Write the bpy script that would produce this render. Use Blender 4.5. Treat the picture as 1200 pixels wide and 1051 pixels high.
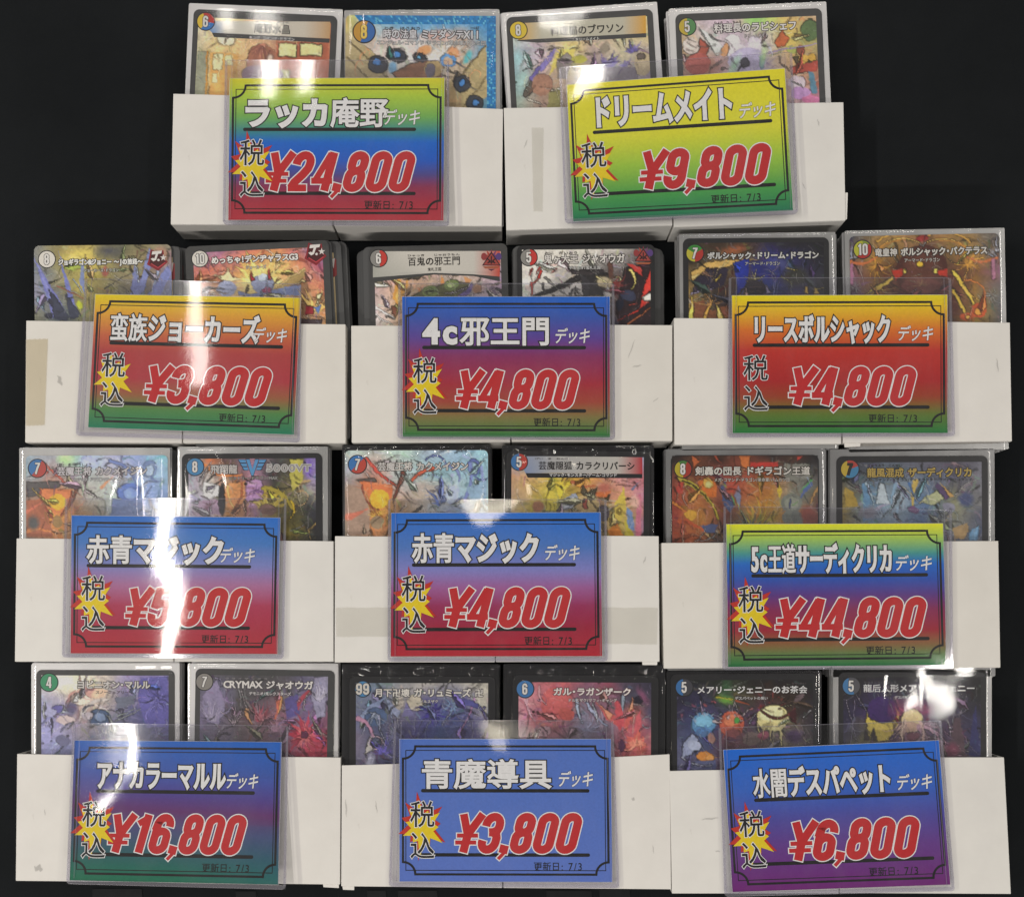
import bpy, bmesh, math, random
import numpy as np
from mathutils import Vector, Matrix

for o in list(bpy.data.objects):
    bpy.data.objects.remove(o)
sc = bpy.context.scene
COL = sc.collection

# ------------------------------------------------------------------ camera, world, lamps
ZF = 0.021                 # height of the boxes' front faces above the mat
DCAM = 0.50                # camera height above those faces
CX, CY = 600.0, 720.0      # foot of the camera in the photo
KPX = 2700.0 * DCAM        # pixels per unit slope (2.7 px per mm on the front faces)
camd = bpy.data.cameras.new('camera')
cam = bpy.data.objects.new('camera', camd)
COL.objects.link(cam)
cam.location = (0, 0, ZF + DCAM)
camd.sensor_fit = 'HORIZONTAL'
camd.sensor_width = 36
camd.lens = 36 * KPX / 1200.0
camd.shift_x = 0.0
camd.shift_y = (CY - 525.5) / 1200.0
camd.clip_start = 0.01
camd.clip_end = 50
sc.camera = cam

def W(px, py, z=ZF):
    """point of the place that stands at height z on the line of a photo pixel"""
    k = (ZF + DCAM - z) / KPX
    return Vector(((px - CX) * k, (CY - py) * k, z))

wd = bpy.data.worlds.new('World')
sc.world = wd
wd.use_nodes = True
bg = wd.node_tree.nodes['Background']
bg.inputs[0].default_value = (1.0, 0.97, 0.93, 1)
bg.inputs[1].default_value = 0.07

def tube(name, x, y, z, sx, sy, power, col=(1.0, 0.95, 0.88)):
    d = bpy.data.lights.new(name, 'AREA')
    d.shape = 'RECTANGLE'
    d.size = sx
    d.size_y = sy
    d.energy = power
    d.color = col
    o = bpy.data.objects.new(name, d)
    COL.objects.link(o)
    o.location = (x, y, z)
    return o

HL = 1.70
WARM = (1.0, 0.90, 0.72)
tube('ceiling_or_fill_tube', -0.600, 0.56, ZF + HL, 0.030, 0.24, 0.30)          # these two are seen as the white stripes at the left
tube('ceiling_or_fill_tube', -0.655, 0.09, ZF + HL, 0.030, 0.35, 0.80)
tube('ceiling_or_fill_tube', -1.55, 0.15, ZF + HL, 0.12, 1.3, 22.5)
tube('ceiling_or_fill_tube', 1.25, 0.35, ZF + HL, 0.12, 1.3, 7.0)
tube('ceiling_or_fill_tube', 0.25, 1.75, ZF + HL, 1.4, 0.12, 11.0)
tube('ceiling_or_fill_tube', -0.10, -1.70, ZF + 1.35, 1.5, 0.12, 26.0)  # added fill light, hung below the ceiling tubes, brightens the boxes' bottom faces
for lx in (-0.545, -0.475, 0.070, 0.100):
    tube('ceiling_or_fill_tube', lx, 1.185, ZF + HL, 0.028, 0.13, 0.18)
tube('ceiling_spot_lamp', 0.80, -0.13, ZF + HL, 0.05, 0.09, 0.35)
tube('ceiling_spot_lamp', -0.005, 0.215, ZF + HL, 0.05, 0.03, 0.045, WARM)
tube('ceiling_spot_lamp', -0.015, -0.235, ZF + HL, 0.035, 0.045, 0.03, WARM)

sc.view_settings.view_transform = 'Standard'
sc.view_settings.look = 'None'
sc.view_settings.exposure = 0.31
sc.view_settings.gamma = 1.0
sc.view_settings.use_curve_mapping = False
sc.cycles.transparent_max_bounces = 24
sc.cycles.max_bounces = 10
sc.cycles.caustics_reflective = False
sc.cycles.caustics_refractive = False
sc.cycles.sample_clamp_indirect = 4.0

# ------------------------------------------------------------------ colour and materials
def lin1(c):
    c = c / 255.0
    return c / 12.92 if c <= 0.04045 else ((c + 0.055) / 1.055) ** 2.4

def hexlin(h, gain=1.0):
    return tuple(min(0.9, lin1(int(h[i:i + 2], 16)) * gain) for i in (0, 2, 4))

def lin_arr(a):
    a = np.clip(a, 0, 1)
    return np.where(a <= 0.04045, a / 12.92, ((a + 0.055) / 1.055) ** 2.4)

def new_mat(name):
    m = bpy.data.materials.new(name)
    m.use_nodes = True
    nt = m.node_tree
    return m, nt, nt.nodes['Principled BSDF']

def noise(nt, scale, detail=4, rough=0.55, coord='Object', stretch=None):
    tc = nt.nodes.new('ShaderNodeTexCoord')
    n = nt.nodes.new('ShaderNodeTexNoise')
    n.inputs['Scale'].default_value = scale
    n.inputs['Detail'].default_value = detail
    n.inputs['Roughness'].default_value = rough
    if stretch:
        mp = nt.nodes.new('ShaderNodeMapping')
        mp.inputs['Scale'].default_value = stretch
        nt.links.new(tc.outputs[coord], mp.inputs['Vector'])
        nt.links.new(mp.outputs[0], n.inputs['Vector'])
    else:
        nt.links.new(tc.outputs[coord], n.inputs['Vector'])
    return n

def ramp(nt, src, stops):
    r = nt.nodes.new('ShaderNodeValToRGB')
    e = r.color_ramp.elements
    while len(e) < len(stops):
        e.new(0.5)
    for q, (p, c) in zip(e, stops):
        q.position = p
        q.color = (*c, 1)
    nt.links.new(src, r.inputs[0])
    return r

def bump(nt, bsdf, src, strength, dist):
    b = nt.nodes.new('ShaderNodeBump')
    b.inputs['Strength'].default_value = strength
    b.inputs['Distance'].default_value = dist
    nt.links.new(src, b.inputs['Height'])
    nt.links.new(b.outputs[0], bsdf.inputs['Normal'])

def ink_mat(name, rough, spec, metal=0.0, var=0.12, scale=900):
    m, nt, b = new_mat(name)
    at = nt.nodes.new('ShaderNodeAttribute')
    at.attribute_name = 'Col'
    n = noise(nt, scale, 3)
    r = ramp(nt, n.outputs['Fac'], [(0.25, (1 - var,) * 3), (0.75, (1.0,) * 3)])
    mx = nt.nodes.new('ShaderNodeMix')
    mx.data_type = 'RGBA'
    mx.blend_type = 'MULTIPLY'
    mx.inputs[0].default_value = 1.0
    nt.links.new(at.outputs['Color'], mx.inputs[6])
    nt.links.new(r.outputs[0], mx.inputs[7])
    nt.links.new(mx.outputs[2], b.inputs['Base Color'])
    b.inputs['Roughness'].default_value = rough
    b.inputs['Specular IOR Level'].default_value = spec
    b.inputs['Metallic'].default_value = metal
    return m

INK = ink_mat('printed_paper_ink', 0.55, 0.3)
CARDINK = ink_mat('card_print_ink', 0.42, 0.4, 0.0, 0.10, 1500)

def board_mat(name, a, b_):
    m, nt, b = new_mat(name)
    n = noise(nt, 45, 6, 0.6)
    r = ramp(nt, n.outputs['Fac'], [(0.3, a), (0.7, b_)])
    # small scuffs
    n2 = noise(nt, 160, 4, 0.7, stretch=(1, 0.35, 1))
    r2 = ramp(nt, n2.outputs['Fac'], [(0.27, (0.72, 0.70, 0.68)), (0.36, (1, 1, 1))])
    mx = nt.nodes.new('ShaderNodeMix')
    mx.data_type = 'RGBA'
    mx.blend_type = 'MULTIPLY'
    mx.inputs[0].default_value = 0.6
    nt.links.new(r.outputs[0], mx.inputs[6])
    nt.links.new(r2.outputs[0], mx.inputs[7])
    nt.links.new(mx.outputs[2], b.inputs['Base Color'])
    b.inputs['Roughness'].default_value = 0.5
    b.inputs['Specular IOR Level'].default_value = 0.35
    n3 = noise(nt, 60, 8, 0.7)
    bump(nt, b, n3.outputs['Fac'], 0.16, 0.0016)
    return m

BOARD = [board_mat('white_paperboard', (0.71, 0.688, 0.655), (0.765, 0.742, 0.708)),
         board_mat('white_paperboard_aged', (0.69, 0.666, 0.622), (0.745, 0.72, 0.675)),
         board_mat('white_paperboard_cool', (0.705, 0.688, 0.66), (0.76, 0.744, 0.71))]

def clear_mat(name, tint=(0.97, 0.97, 0.98), f0=0.05, rough=0.03, haze=0.03, hazecol=(0.9, 0.88, 0.92),
              bscale=120, bstr=0.05, stretch=(1, 0.25, 1), scratch=0.0, halo=0.0):
    m = bpy.data.materials.new(name)
    m.use_nodes = True
    nt = m.node_tree
    nt.nodes.clear()
    out = nt.nodes.new('ShaderNodeOutputMaterial')
    tr = nt.nodes.new('ShaderNodeBsdfTransparent')
    tr.inputs[0].default_value = (*tint, 1)
    gl = nt.nodes.new('ShaderNodeBsdfGlossy')
    gl.inputs['Roughness'].default_value = rough
    gl.inputs[0].default_value = (1, 1, 1, 1)
    df = nt.nodes.new('ShaderNodeBsdfDiffuse')
    df.inputs[0].default_value = (*hazecol, 1)
    lw = nt.nodes.new('ShaderNodeLayerWeight')
    lw.inputs[0].default_value = 0.5
    p = nt.nodes.new('ShaderNodeMath')
    p.operation = 'POWER'
    p.inputs[1].default_value = 5
    nt.links.new(lw.outputs['Facing'], p.inputs[0])
    a = nt.nodes.new('ShaderNodeMath')
    a.operation = 'MULTIPLY_ADD'
    a.inputs[1].default_value = 0.9
    a.inputs[2].default_value = f0
    a.use_clamp = True
    nt.links.new(p.outputs[0], a.inputs[0])
    mh = nt.nodes.new('ShaderNodeMixShader')
    mh.inputs[0].default_value = haze
    if scratch:
        n5 = noise(nt, 55, 6, 0.75, stretch=(1.0, 0.6, 1))
        r5 = ramp(nt, n5.outputs['Fac'], [(0.45, (haze,) * 3), (0.75, (haze + scratch,) * 3)])
        nt.links.new(r5.outputs[0], mh.inputs[0])
    nt.links.new(tr.outputs[0], mh.inputs[1])
    nt.links.new(df.outputs[0], mh.inputs[2])
    mg = nt.nodes.new('ShaderNodeMixShader')
    nt.links.new(a.outputs[0], mg.inputs[0])
    nt.links.new(mh.outputs[0], mg.inputs[1])
    nt.links.new(gl.outputs[0], mg.inputs[2])
    last = mg
    if halo:
        g2 = nt.nodes.new('ShaderNodeBsdfGlossy')
        g2.inputs['Roughness'].default_value = 0.30
        last = nt.nodes.new('ShaderNodeMixShader')
        last.inputs[0].default_value = halo
        nt.links.new(mg.outputs[0], last.inputs[1])
        nt.links.new(g2.outputs[0], last.inputs[2])
    nt.links.new(last.outputs[0], out.inputs[0])
    if bstr:
        n = noise(nt, bscale, 4, 0.6, stretch=stretch)
        b = nt.nodes.new('ShaderNodeBump')
        b.inputs['Strength'].default_value = bstr
        b.inputs['Distance'].default_value = 0.002
        nt.links.new(n.outputs['Fac'], b.inputs['Height'])
        nt.links.new(b.outputs[0], gl.inputs['Normal'])
    return m

RIGID = clear_mat('clear_rigid_plastic', f0=0.055, rough=0.045, haze=0.003, bstr=0.003, bscale=220, scratch=0.025, halo=0.012)
RIGIDB = clear_mat('clear_rigid_plastic_back', f0=0.03, rough=0.08, haze=0.003, bstr=0.0)
RAIL = clear_mat('clear_plastic_rail', tint=(0.93, 0.92, 0.97), f0=0.12, rough=0.07, haze=0.08,
                 hazecol=(0.86, 0.85, 0.92), bstr=0.0)
FILM = clear_mat('clear_sleeve_film', f0=0.04, rough=0.05, haze=0.003, bstr=0.0015, bscale=60, halo=0.006)
TAPE = clear_mat('clear_adhesive_tape', tint=(0.975, 0.97, 0.95), f0=0.07, rough=0.09, haze=0.015,
                 hazecol=(0.66, 0.64, 0.60), bstr=0.06, bscale=160, stretch=(1, 1, 1))
TAPEAGED = clear_mat('yellowed_adhesive_tape', tint=(0.9, 0.86, 0.76), f0=0.05, rough=0.3, haze=0.16,
                     hazecol=(0.66, 0.60, 0.49), bstr=0.04, bscale=160, stretch=(1, 1, 1))

def sleeve_mat(name, base, metal, rough, bscale, bstr, var=0.25):
    m, nt, b = new_mat(name)
    n = noise(nt, 60, 3, 0.5, stretch=(1, 0.3, 1))
    r = ramp(nt, n.outputs['Fac'], [(0.3, tuple(c * (1 - var) for c in base)), (0.7, base)])
    nt.links.new(r.outputs[0], b.inputs['Base Color'])
    b.inputs['Metallic'].default_value = metal
    b.inputs['Roughness'].default_value = rough
    n2 = noise(nt, bscale, 3, 0.5, stretch=(1, 0.4, 1))
    bump(nt, b, n2.outputs['Fac'], bstr, 0.001)
    return m

SLEEVE = {
    'white': sleeve_mat('silver_white_sleeve', (0.80, 0.79, 0.78), 0.30, 0.30, 40, 0.02, 0.18),
    'silver': sleeve_mat('brushed_silver_sleeve', (0.52, 0.52, 0.51), 0.45, 0.28, 40, 0.02, 0.3),
    'dull': sleeve_mat('dull_silver_sleeve', (0.33, 0.33, 0.33), 0.4, 0.32, 40, 0.02, 0.35),
    'black': sleeve_mat('black_sleeve', (0.018, 0.018, 0.02), 0.0, 0.25, 40, 0.02, 0.3),
    'grey': sleeve_mat('matte_charcoal_sleeve', (0.075, 0.076, 0.078), 0.0, 0.5, 40, 0.02, 0.2),
}

def plain_mat(name, base, rough=0.5, spec=0.4):
    m, nt, b = new_mat(name)
    n = noise(nt, 300, 3)
    r = ramp(nt, n.outputs['Fac'], [(0.3, tuple(c * 0.85 for c in base)), (0.7, base)])
    nt.links.new(r.outputs[0], b.inputs['Base Color'])
    b.inputs['Roughness'].default_value = rough
    b.inputs['Specular IOR Level'].default_value = spec
    return m

PAPER = plain_mat('white_printer_paper', (0.78, 0.78, 0.77), 0.6, 0.3)
BORDERS = {
    'black': plain_mat('black_card_border', (0.022, 0.022, 0.024), 0.4),
    'grey': plain_mat('charcoal_card_border', (0.062, 0.062, 0.062), 0.45),
    'art': plain_mat('borderless_card_stock', (0.35, 0.33, 0.30), 0.45),
}

# ------------------------------------------------------------------ object helpers
def setp(o, label=None, cat=None, group=None, kind=None):
    if label:
        o['label'] = label
    if cat:
        o['category'] = cat
    if group:
        o['group'] = group
    if kind:
        o['kind'] = kind

def empty(name, loc, rz, label, cat, group=None):
    o = bpy.data.objects.new(name, None)
    o.empty_display_size = 0.01
    COL.objects.link(o)
    o.location = loc
    o.rotation_euler = (0, 0, rz)
    setp(o, label, cat, group)
    return o

def mesh_np(name, V, F, mat, parent=None, col=None, smooth=False):
    """V (n,3) array, F list of index tuples or an (m,4) array; col (n,3) linear colours"""
    me = bpy.data.meshes.new(name)
    V = np.asarray(V, dtype=np.float64)
    if isinstance(F, np.ndarray):
        me.vertices.add(len(V))
        me.vertices.foreach_set('co', V.astype(np.float32).ravel())
        k = F.shape[1]
        me.loops.add(F.size)
        me.loops.foreach_set('vertex_index', F.astype(np.int32).ravel())
        me.polygons.add(len(F))
        me.polygons.foreach_set('loop_start', np.arange(0, F.size, k, dtype=np.int32))
        me.update(calc_edges=True)
    else:
        me.from_pydata(V.tolist(), [], F)
    if col is not None:
        at = me.color_attributes.new('Col', 'FLOAT_COLOR', 'POINT')
        c4 = np.ones((len(V), 4), dtype=np.float32)
        c4[:, :3] = col
        at.data.foreach_set('color', c4.ravel())
    me.materials.append(mat)
    if smooth:
        me.polygons.foreach_set('use_smooth', [True] * len(me.polygons))
    me.update()
    o = bpy.data.objects.new(name, me)
    COL.objects.link(o)
    if parent is not None:
        o.parent = parent
    return o

class Quad:
    """a flat leaning rectangle with nominal size wm x hm (mm): at(x, y, dz) gives a point in its empty's own space"""
    def __init__(s, TL, TR, BR, BL, wm, hm):
        s.c = [np.array(p) for p in (TL, TR, BR, BL)]
        s.wm, s.hm = wm, hm
        ctr = sum(s.c) / 4
        d = s.c[1] - s.c[0]
        s.rz = math.atan2(d[1], d[0])
        s.loc = Vector((ctr[0], ctr[1], min(p[2] for p in s.c)))
        n = np.cross(s.c[1] - s.c[0], s.c[0] - s.c[3])
        s.n = n / np.linalg.norm(n)
        ca, sa = math.cos(-s.rz), math.sin(-s.rz)
        s.R = np.array([[ca, -sa, 0], [sa, ca, 0], [0, 0, 1]])

    def at(s, P):
        P = np.asarray(P, dtype=np.float64)
        u = (P[:, 0] / s.wm)[:, None]
        v = (P[:, 1] / s.hm)[:, None]
        TL, TR, BR, BL = s.c
        q = TL * (1 - u) * (1 - v) + TR * u * (1 - v) + BR * u * v + BL * (1 - u) * v
        q = q + s.n * (P[:, 2:3] * 0.001)
        return (q - np.array(s.loc)) @ s.R.T

    def empty(s, name, label, cat, group=None):
        return empty(name, s.loc, s.rz, label, cat, group)

def pquad(pts, z, wm=None, hm=None):
    zs = z if isinstance(z, (list, tuple)) else [z] * 4
    c = [W(p[0], p[1], zz) for p, zz in zip(pts, zs)]
    # the fourth corner lies in the plane of the other three
    n = (c[1] - c[0]).cross(c[3] - c[0]).normalized()
    o = Vector((0, 0, ZF + DCAM))
    d = c[2] - o
    c[2] = o + d * ((c[0] - o).dot(n) / d.dot(n))
    if wm is None:
        wm = (c[1] - c[0]).length * 1000
    if hm is None:
        hm = (c[3] - c[0]).length * 1000
    return Quad(*c, wm, hm)

# -------- flat shapes in mm: lists of (V,F) joined with colours
class Flat:
    def __init__(s):
        s.V, s.F, s.C, s.n = [], [], [], 0

    def add(s, V, F, z, col):
        V = np.asarray(V, dtype=float)
        if V.shape[1] == 2:
            V = np.column_stack([V, np.full(len(V), z)])
        s.V.append(V)
        col = np.asarray(col, dtype=float)
        if col.ndim == 1:
            col = np.tile(col, (len(V), 1))
        s.C.append(col)
        s.F += [tuple(i + s.n for i in f) for f in F]
        s.n += len(V)

    def poly(s, pts, z, col):
        s.add(pts, [tuple(range(len(pts)))], z, col)

    def stroke(s, pts, t, z, col, closed=False, ext=0.0):
        raw = [np.array(p, dtype=float) for p in pts]
        pts = [raw[0]]
        for p in raw[1:]:
            if np.linalg.norm(p - pts[-1]) > 1e-4:
                pts.append(p)
        if closed and np.linalg.norm(pts[0] - pts[-1]) < 1e-4:
            pts.pop()
        n = len(pts)
        if ext and not closed:
            d = pts[0] - pts[1]
            pts[0] = pts[0] + d / np.linalg.norm(d) * ext
            d = pts[-1] - pts[-2]
            pts[-1] = pts[-1] + d / np.linalg.norm(d) * ext
        L, R = [], []
        for i in range(n):
            a = pts[i - 1] if (i > 0 or closed) else None
            b = pts[(i + 1) % n] if (i < n - 1 or closed) else None
            d1 = (pts[i] - a) / max(1e-9, np.linalg.norm(pts[i] - a)) if a is not None else None
            d2 = (b - pts[i]) / max(1e-9, np.linalg.norm(b - pts[i])) if b is not None else None
            if d1 is None:
                d1 = d2
            if d2 is None:
                d2 = d1
            n1 = np.array([-d1[1], d1[0]])
            n2 = np.array([-d2[1], d2[0]])
            m = n1 + n2
            m = m / max(1e-9, np.linalg.norm(m))
            k = 1.0 / max(0.45, float(m @ n1))
            L.append(pts[i] + m * k * t / 2)
            R.append(pts[i] - m * k * t / 2)
        V = L + R
        F = []
        for i in range(n if closed else n - 1):
            j = (i + 1) % n
            F.append((i, n + i, n + j, j))
        s.add(V, F, z, col)

    def disc(s, cx, cy, rx, ry, z, col, n=28, a0=0.0, a1=2 * math.pi):
        full = abs(a1 - a0) > 6.28
        pts = [(cx + rx * math.cos(a0 + (a1 - a0) * i / n), cy + ry * math.sin(a0 + (a1 - a0) * i / n))
               for i in range(n if full else n + 1)]
        if not full:
            pts.append((cx, cy))
        s.poly(pts, z, col)

    def build(s, name, quad, mat, parent):
        V = np.vstack(s.V)
        # faces must look up: y runs down in mm space, so wind them by their own area
        F = []
        for f in s.F:
            p = V[list(f)]
            ar = 0.0
            for i in range(len(f)):
                j = (i + 1) % len(f)
                ar += p[i, 0] * p[j, 1] - p[j, 0] * p[i, 1]
            F.append(f if ar < 0 else tuple(reversed(f)))
        return mesh_np(name, quad.at(V), F, mat, parent, np.vstack(s.C))

# -------- lettering: glyph outlines of Blender's own built-in font, laid out and fattened in mm
GL = {}
def glyph(ch):
    if ch in GL:
        return GL[ch]
    c = bpy.data.curves.new('glyph', 'FONT')
    c.body = ch
    c.size = 1
    o = bpy.data.objects.new('glyph', c)
    COL.objects.link(o)
    dg = bpy.context.evaluated_depsgraph_get()
    cu = o.to_curve(dg)
    sp = []
    for s_ in cu.splines:
        sp.append([(tuple(p.co), tuple(p.handle_left), tuple(p.handle_right), p.handle_left_type, p.handle_right_type)
                   for p in s_.bezier_points])
    o.to_curve_clear()
    bpy.data.objects.remove(o)
    bpy.data.curves.remove(c)
    xs = [p[0][0] for s_ in sp for p in s_] or [0, 0.3]
    GL[ch] = (sp, min(xs), max(xs))
    return GL[ch]

def is_latin(ch):
    return ord(ch) < 0x250

def is_kanji(ch):
    return 0x4e00 <= ord(ch) <= 0x9fff

def curve_mesh(splines, bev):
    """splines: list of bezier point lists already in mm (x right, y up) -> V, F"""
    cu = bpy.data.curves.new('lettering', 'CURVE')
    cu.dimensions = '2D'
    cu.fill_mode = 'BOTH' if bev > 0 else 'FRONT'
    cu.resolution_u = 3
    cu.bevel_depth = bev
    cu.bevel_resolution = 0
    for s_ in splines:
        sp = cu.splines.new('BEZIER')
        sp.bezier_points.add(len(s_) - 1)
        for q, (co, hl, hr) in zip(sp.bezier_points, s_):
            q.handle_left_type = q.handle_right_type = 'FREE'
            q.co = (*co, 0)
            q.handle_left = (*hl, 0)
            q.handle_right = (*hr, 0)
        sp.use_cyclic_u = True
    o = bpy.data.objects.new('lettering', cu)
    COL.objects.link(o)
    dg = bpy.context.evaluated_depsgraph_get()
    me = bpy.data.meshes.new_from_object(o.evaluated_get(dg))
    V = np.zeros(len(me.vertices) * 3)
    me.vertices.foreach_get('co', V)
    V = V.reshape(-1, 3)
    F = [tuple(p.vertices) for p in me.polygons]
    bpy.data.objects.remove(o)
    bpy.data.curves.remove(cu)
    bpy.data.meshes.remove(me)
    return V, F

def layout(text, x0, y0, x1, y1, shear=0.0):
    """cells of a line of lettering -> per glyph (kind, splines in mm, y up = -mm y)"""
    wid = []
    for ch in text:
        if ch == ' ':
            wid.append(0.42)
        elif ch in '・':
            wid.append(0.5)
        elif ch == '1':
            wid.append(0.52)
        elif ch in ':/!&.':
            wid.append(0.42)
        elif ch in 'MW':
            wid.append(0.86)
        elif is_latin(ch):
            wid.append(0.62)
        else:
            wid.append(1.0)
    tot = sum(wid)
    sx = (x1 - x0) / tot
    sy = (y1 - y0) / 0.94
    out = []
    cx = 0.0
    for ch, w in zip(text, wid):
        if ch != ' ':
            sp, a, b = glyph(ch)
            res = []
            for s_ in sp:
                r = []
                for p in s_:
                    q = []
                    for (gx, gy, gz) in p[:3]:
                        if is_latin(ch):
                            gx = (gx - (a + b) / 2) * 1.05 + w / 2
                            gy = gy * 1.12 - 0.02
                        elif w != 1.0:
                            gx = gx - 0.5 + w / 2
                        X = x0 + (cx + gx) * sx
                        Y = -y1 + (gy + 0.10) * sy
                        X += shear * (Y + y1)
                        q.append((X, Y))
                    r.append(tuple(q))
                res.append(r)
            out.append((ch, res))
        cx += w
    return out

def lettering(name, text, box, quad, mat, parent, col, z, r_kana, r_kanji=None, outline=0.0, ocol=None, shear=0.0,
              oname=None, tint=None):
    """one part for the letters' bodies and, below it, one for their outline"""
    if r_kanji is None:
        r_kanji = r_kana
    lay = layout(text, *box, shear=shear)
    made = []
    for layer in ((1, 0) if outline else (0,)):
        fl = Flat()
        for kj in (True, False):
            sp = [s_ for ch, g in lay if is_kanji(ch) == kj for s_ in g]
            if not sp:
                continue
            r = (r_kanji if kj else r_kana) + (outline if layer else 0)
            V, F = curve_mesh(sp, max(r, 0.0))
            zz = V[:, 2] / max(r, 1e-6) * 0.012 if r > 0 else V[:, 2] * 0
            zz = zz + z + (0.0 if layer else 0.04) + (0.004 if kj else 0)
            fl.add(np.column_stack([V[:, 0], -V[:, 1], zz]), F, 0, ocol if layer else col)
        V = np.vstack(fl.V)
        made.append(mesh_np((oname or name + '_outline') if layer else name, quad.at(V), fl.F, mat, parent, np.vstack(fl.C)))
    return made

# -------- heavy condensed numerals drawn as strokes
def arc(cx, cy, rx, ry, a0, a1, n=7):
    return [(cx + rx * math.cos(math.radians(a0 + (a1 - a0) * i / n)), cy + ry * math.sin(math.radians(a0 + (a1 - a0) * i / n)))
            for i in range(n + 1)]

def stadium(x0, x1, y0, y1, r=None):
    r = r or (x1 - x0) / 2
    ry = min(r, (y1 - y0) / 2)
    m0, m1 = x0 + r, x1 - r
    return arc(m1, y1 - ry, r, ry, 0, 90, 6) + arc(m0, y1 - ry, r, ry, 90, 180, 6) + \
        arc(m0, y0 + ry, r, ry, 180, 270, 6) + arc(m1, y0 + ry, r, ry, 270, 360, 6)

i_, a_, m_ = 0.10, 0.40, 0.25
NUM = {
    '0': [(stadium(i_, a_, 0.075, 0.925), 1, 1)],
    '1': [([(0.30, 0.0), (0.30, 1.0)], 0, 1), ([(0.10, 0.76), (0.24, 0.86), (0.30, 0.93)], 0, .8)],
    '2': [(arc(m_, 0.72, 0.16, 0.205, 190, -10, 12) + [(0.39, 0.58), (0.30, 0.42), (0.15, 0.22), (0.10, 0.08)], 0, 1),
          ([(0.03, 0.075), (0.47, 0.075)], 0, .85)],
    '3': [(arc(m_, 0.72, 0.16, 0.205, 190, 0, 12) + [(0.41, 0.66), (0.38, 0.57), (0.30, 0.53), (0.2, 0.525)], 0, 1),
          ([(0.2, 0.525), (0.30, 0.52), (0.385, 0.46), (0.41, 0.38)] + arc(m_, 0.28, 0.16, 0.205, 0, -190, 12), 0, 1)],
    '4': [([(0.37, 0.0), (0.37, 1.0)], 0, 1), ([(0.31, 0.97), (0.09, 0.27)], 0, .75), ([(0.0, 0.26), (0.5, 0.26)], 0, .75)],
    '5': [([(0.05, 0.925), (0.46, 0.925)], 0, .85), ([(0.13, 0.98), (0.10, 0.46)], 0, .9),
          ([(0.11, 0.52), (0.22, 0.60), (0.34, 0.59), (0.41, 0.50)] + arc(m_, 0.28, 0.16, 0.205, 0, -190, 12), 0, 1)],
    '6': [(stadium(i_, a_, 0.075, 0.57), 1, 1), ([(i_, 0.36), (i_, 0.72)] + arc(m_, 0.72, 0.16, 0.205, 180, -8, 12), 0, 1)],
    '7': [([(0.02, 0.925), (0.48, 0.925)], 0, .85), ([(0.40, 0.92), (0.26, 0.5), (0.18, 0.0)], 0, 1)],
    '8': [(stadium(i_ + .01, a_ - .01, 0.52, 0.925), 1, 1), (stadium(i_, a_, 0.075, 0.52), 1, 1)],
    '9': [(stadium(i_, a_, 0.43, 0.925), 1, 1), (arc(m_, 0.28, 0.16, 0.205, -188, 0, 12) + [(a_, 0.64)], 0, 1)],
    '¥': [([(0.03, 1.0), (0.25, 0.46)], 0, .95), ([(0.49, 1.0), (0.25, 0.46)], 0, .95), ([(0.25, 0.52), (0.25, 0.0)], 0, 1),
          ([(0.0, 0.44), (0.5, 0.44)], 0, .5), ([(0.0, 0.26), (0.5, 0.26)], 0, .5)],
    ',': [([(0.105, 0.19), (0.105, -0.02)], 0, 1.05), ([(0.15, 0.02), (0.03, -0.17)], 0, .42)],
}
ADV = {',': 0.22, '1': 0.50}

def numerals(fl, text, box, z, col, t=0.20, grow=0.0, shear=0.26):
    """grow in mm fattens every stroke (for outlines)"""
    x0, y0, x1, y1 = box
    H = y1 - y0
    tot = sum(ADV.get(c, 0.545) for c in text)
    sx = (x1 - x0 - shear * H) / tot
    k = 0
    cx = 0.0
    for ch in text:
        for pts, closed, tf in NUM[ch]:
            P = []
            for (gx, gy) in pts:
                P.append((x0 + (cx + gx) * sx + shear * gy * H, y1 - gy * H))
            tt = t * tf * (sx * 0.7 + H * 0.3)
            fl.stroke(P, tt + 2 * grow, z + 0.003 * (k % 5), col, bool(closed), ext=grow)
            k += 1
        cx += ADV.get(ch, 0.545)

# ------------------------------------------------------------------ mat
def structure(name, V, F, mat, col=None):
    o = mesh_np(name, V, F, mat, None, col)
    setp(o, kind='structure')
    return o

mm_, nt, b = new_mat('black_cloth_mat')
n = noise(nt, 9, 7, 0.65)
r = ramp(nt, n.outputs['Fac'], [(0.3, (0.0085, 0.0098, 0.0112)), (0.7, (0.0135, 0.0152, 0.0170))])
nt.links.new(r.outputs[0], b.inputs['Base Color'])
b.inputs['Roughness'].default_value = 0.75
b.inputs['Specular IOR Level'].default_value = 0.06
n = noise(nt, 2500, 2)
bump(nt, b, n.outputs['Fac'], 0.4, 0.0004)
g = np.array([(-1.5, -1.5, 0), (1.5, -1.5, 0), (1.5, 1.5, 0), (-1.5, 1.5, 0)], dtype=float)
structure('table_mat', g, [(0, 1, 2, 3)], mm_)
GREYPRINT = plain_mat('dark_grey_mat_print', (0.022, 0.023, 0.025), 0.8, 0.05)
pv, pf = [], []
for px0, px1, py in ((108, 166, 1041), (276, 300, 1044), (430, 452, 1043), (466, 512, 1043), (640, 693, 1043), (702, 738, 1042), (905, 960, 1049)):
    k = len(pv)
    for (a, c) in ((px0, py), (px1, py), (px1 + 6, py + 60), (px0 + 3, py + 60)):
        pv.append(tuple(W(a, c, 0.0004)))
    pf.append((k + 3, k + 2, k + 1, k))
structure('mat_print', np.array(pv), pf, GREYPRINT)

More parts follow.
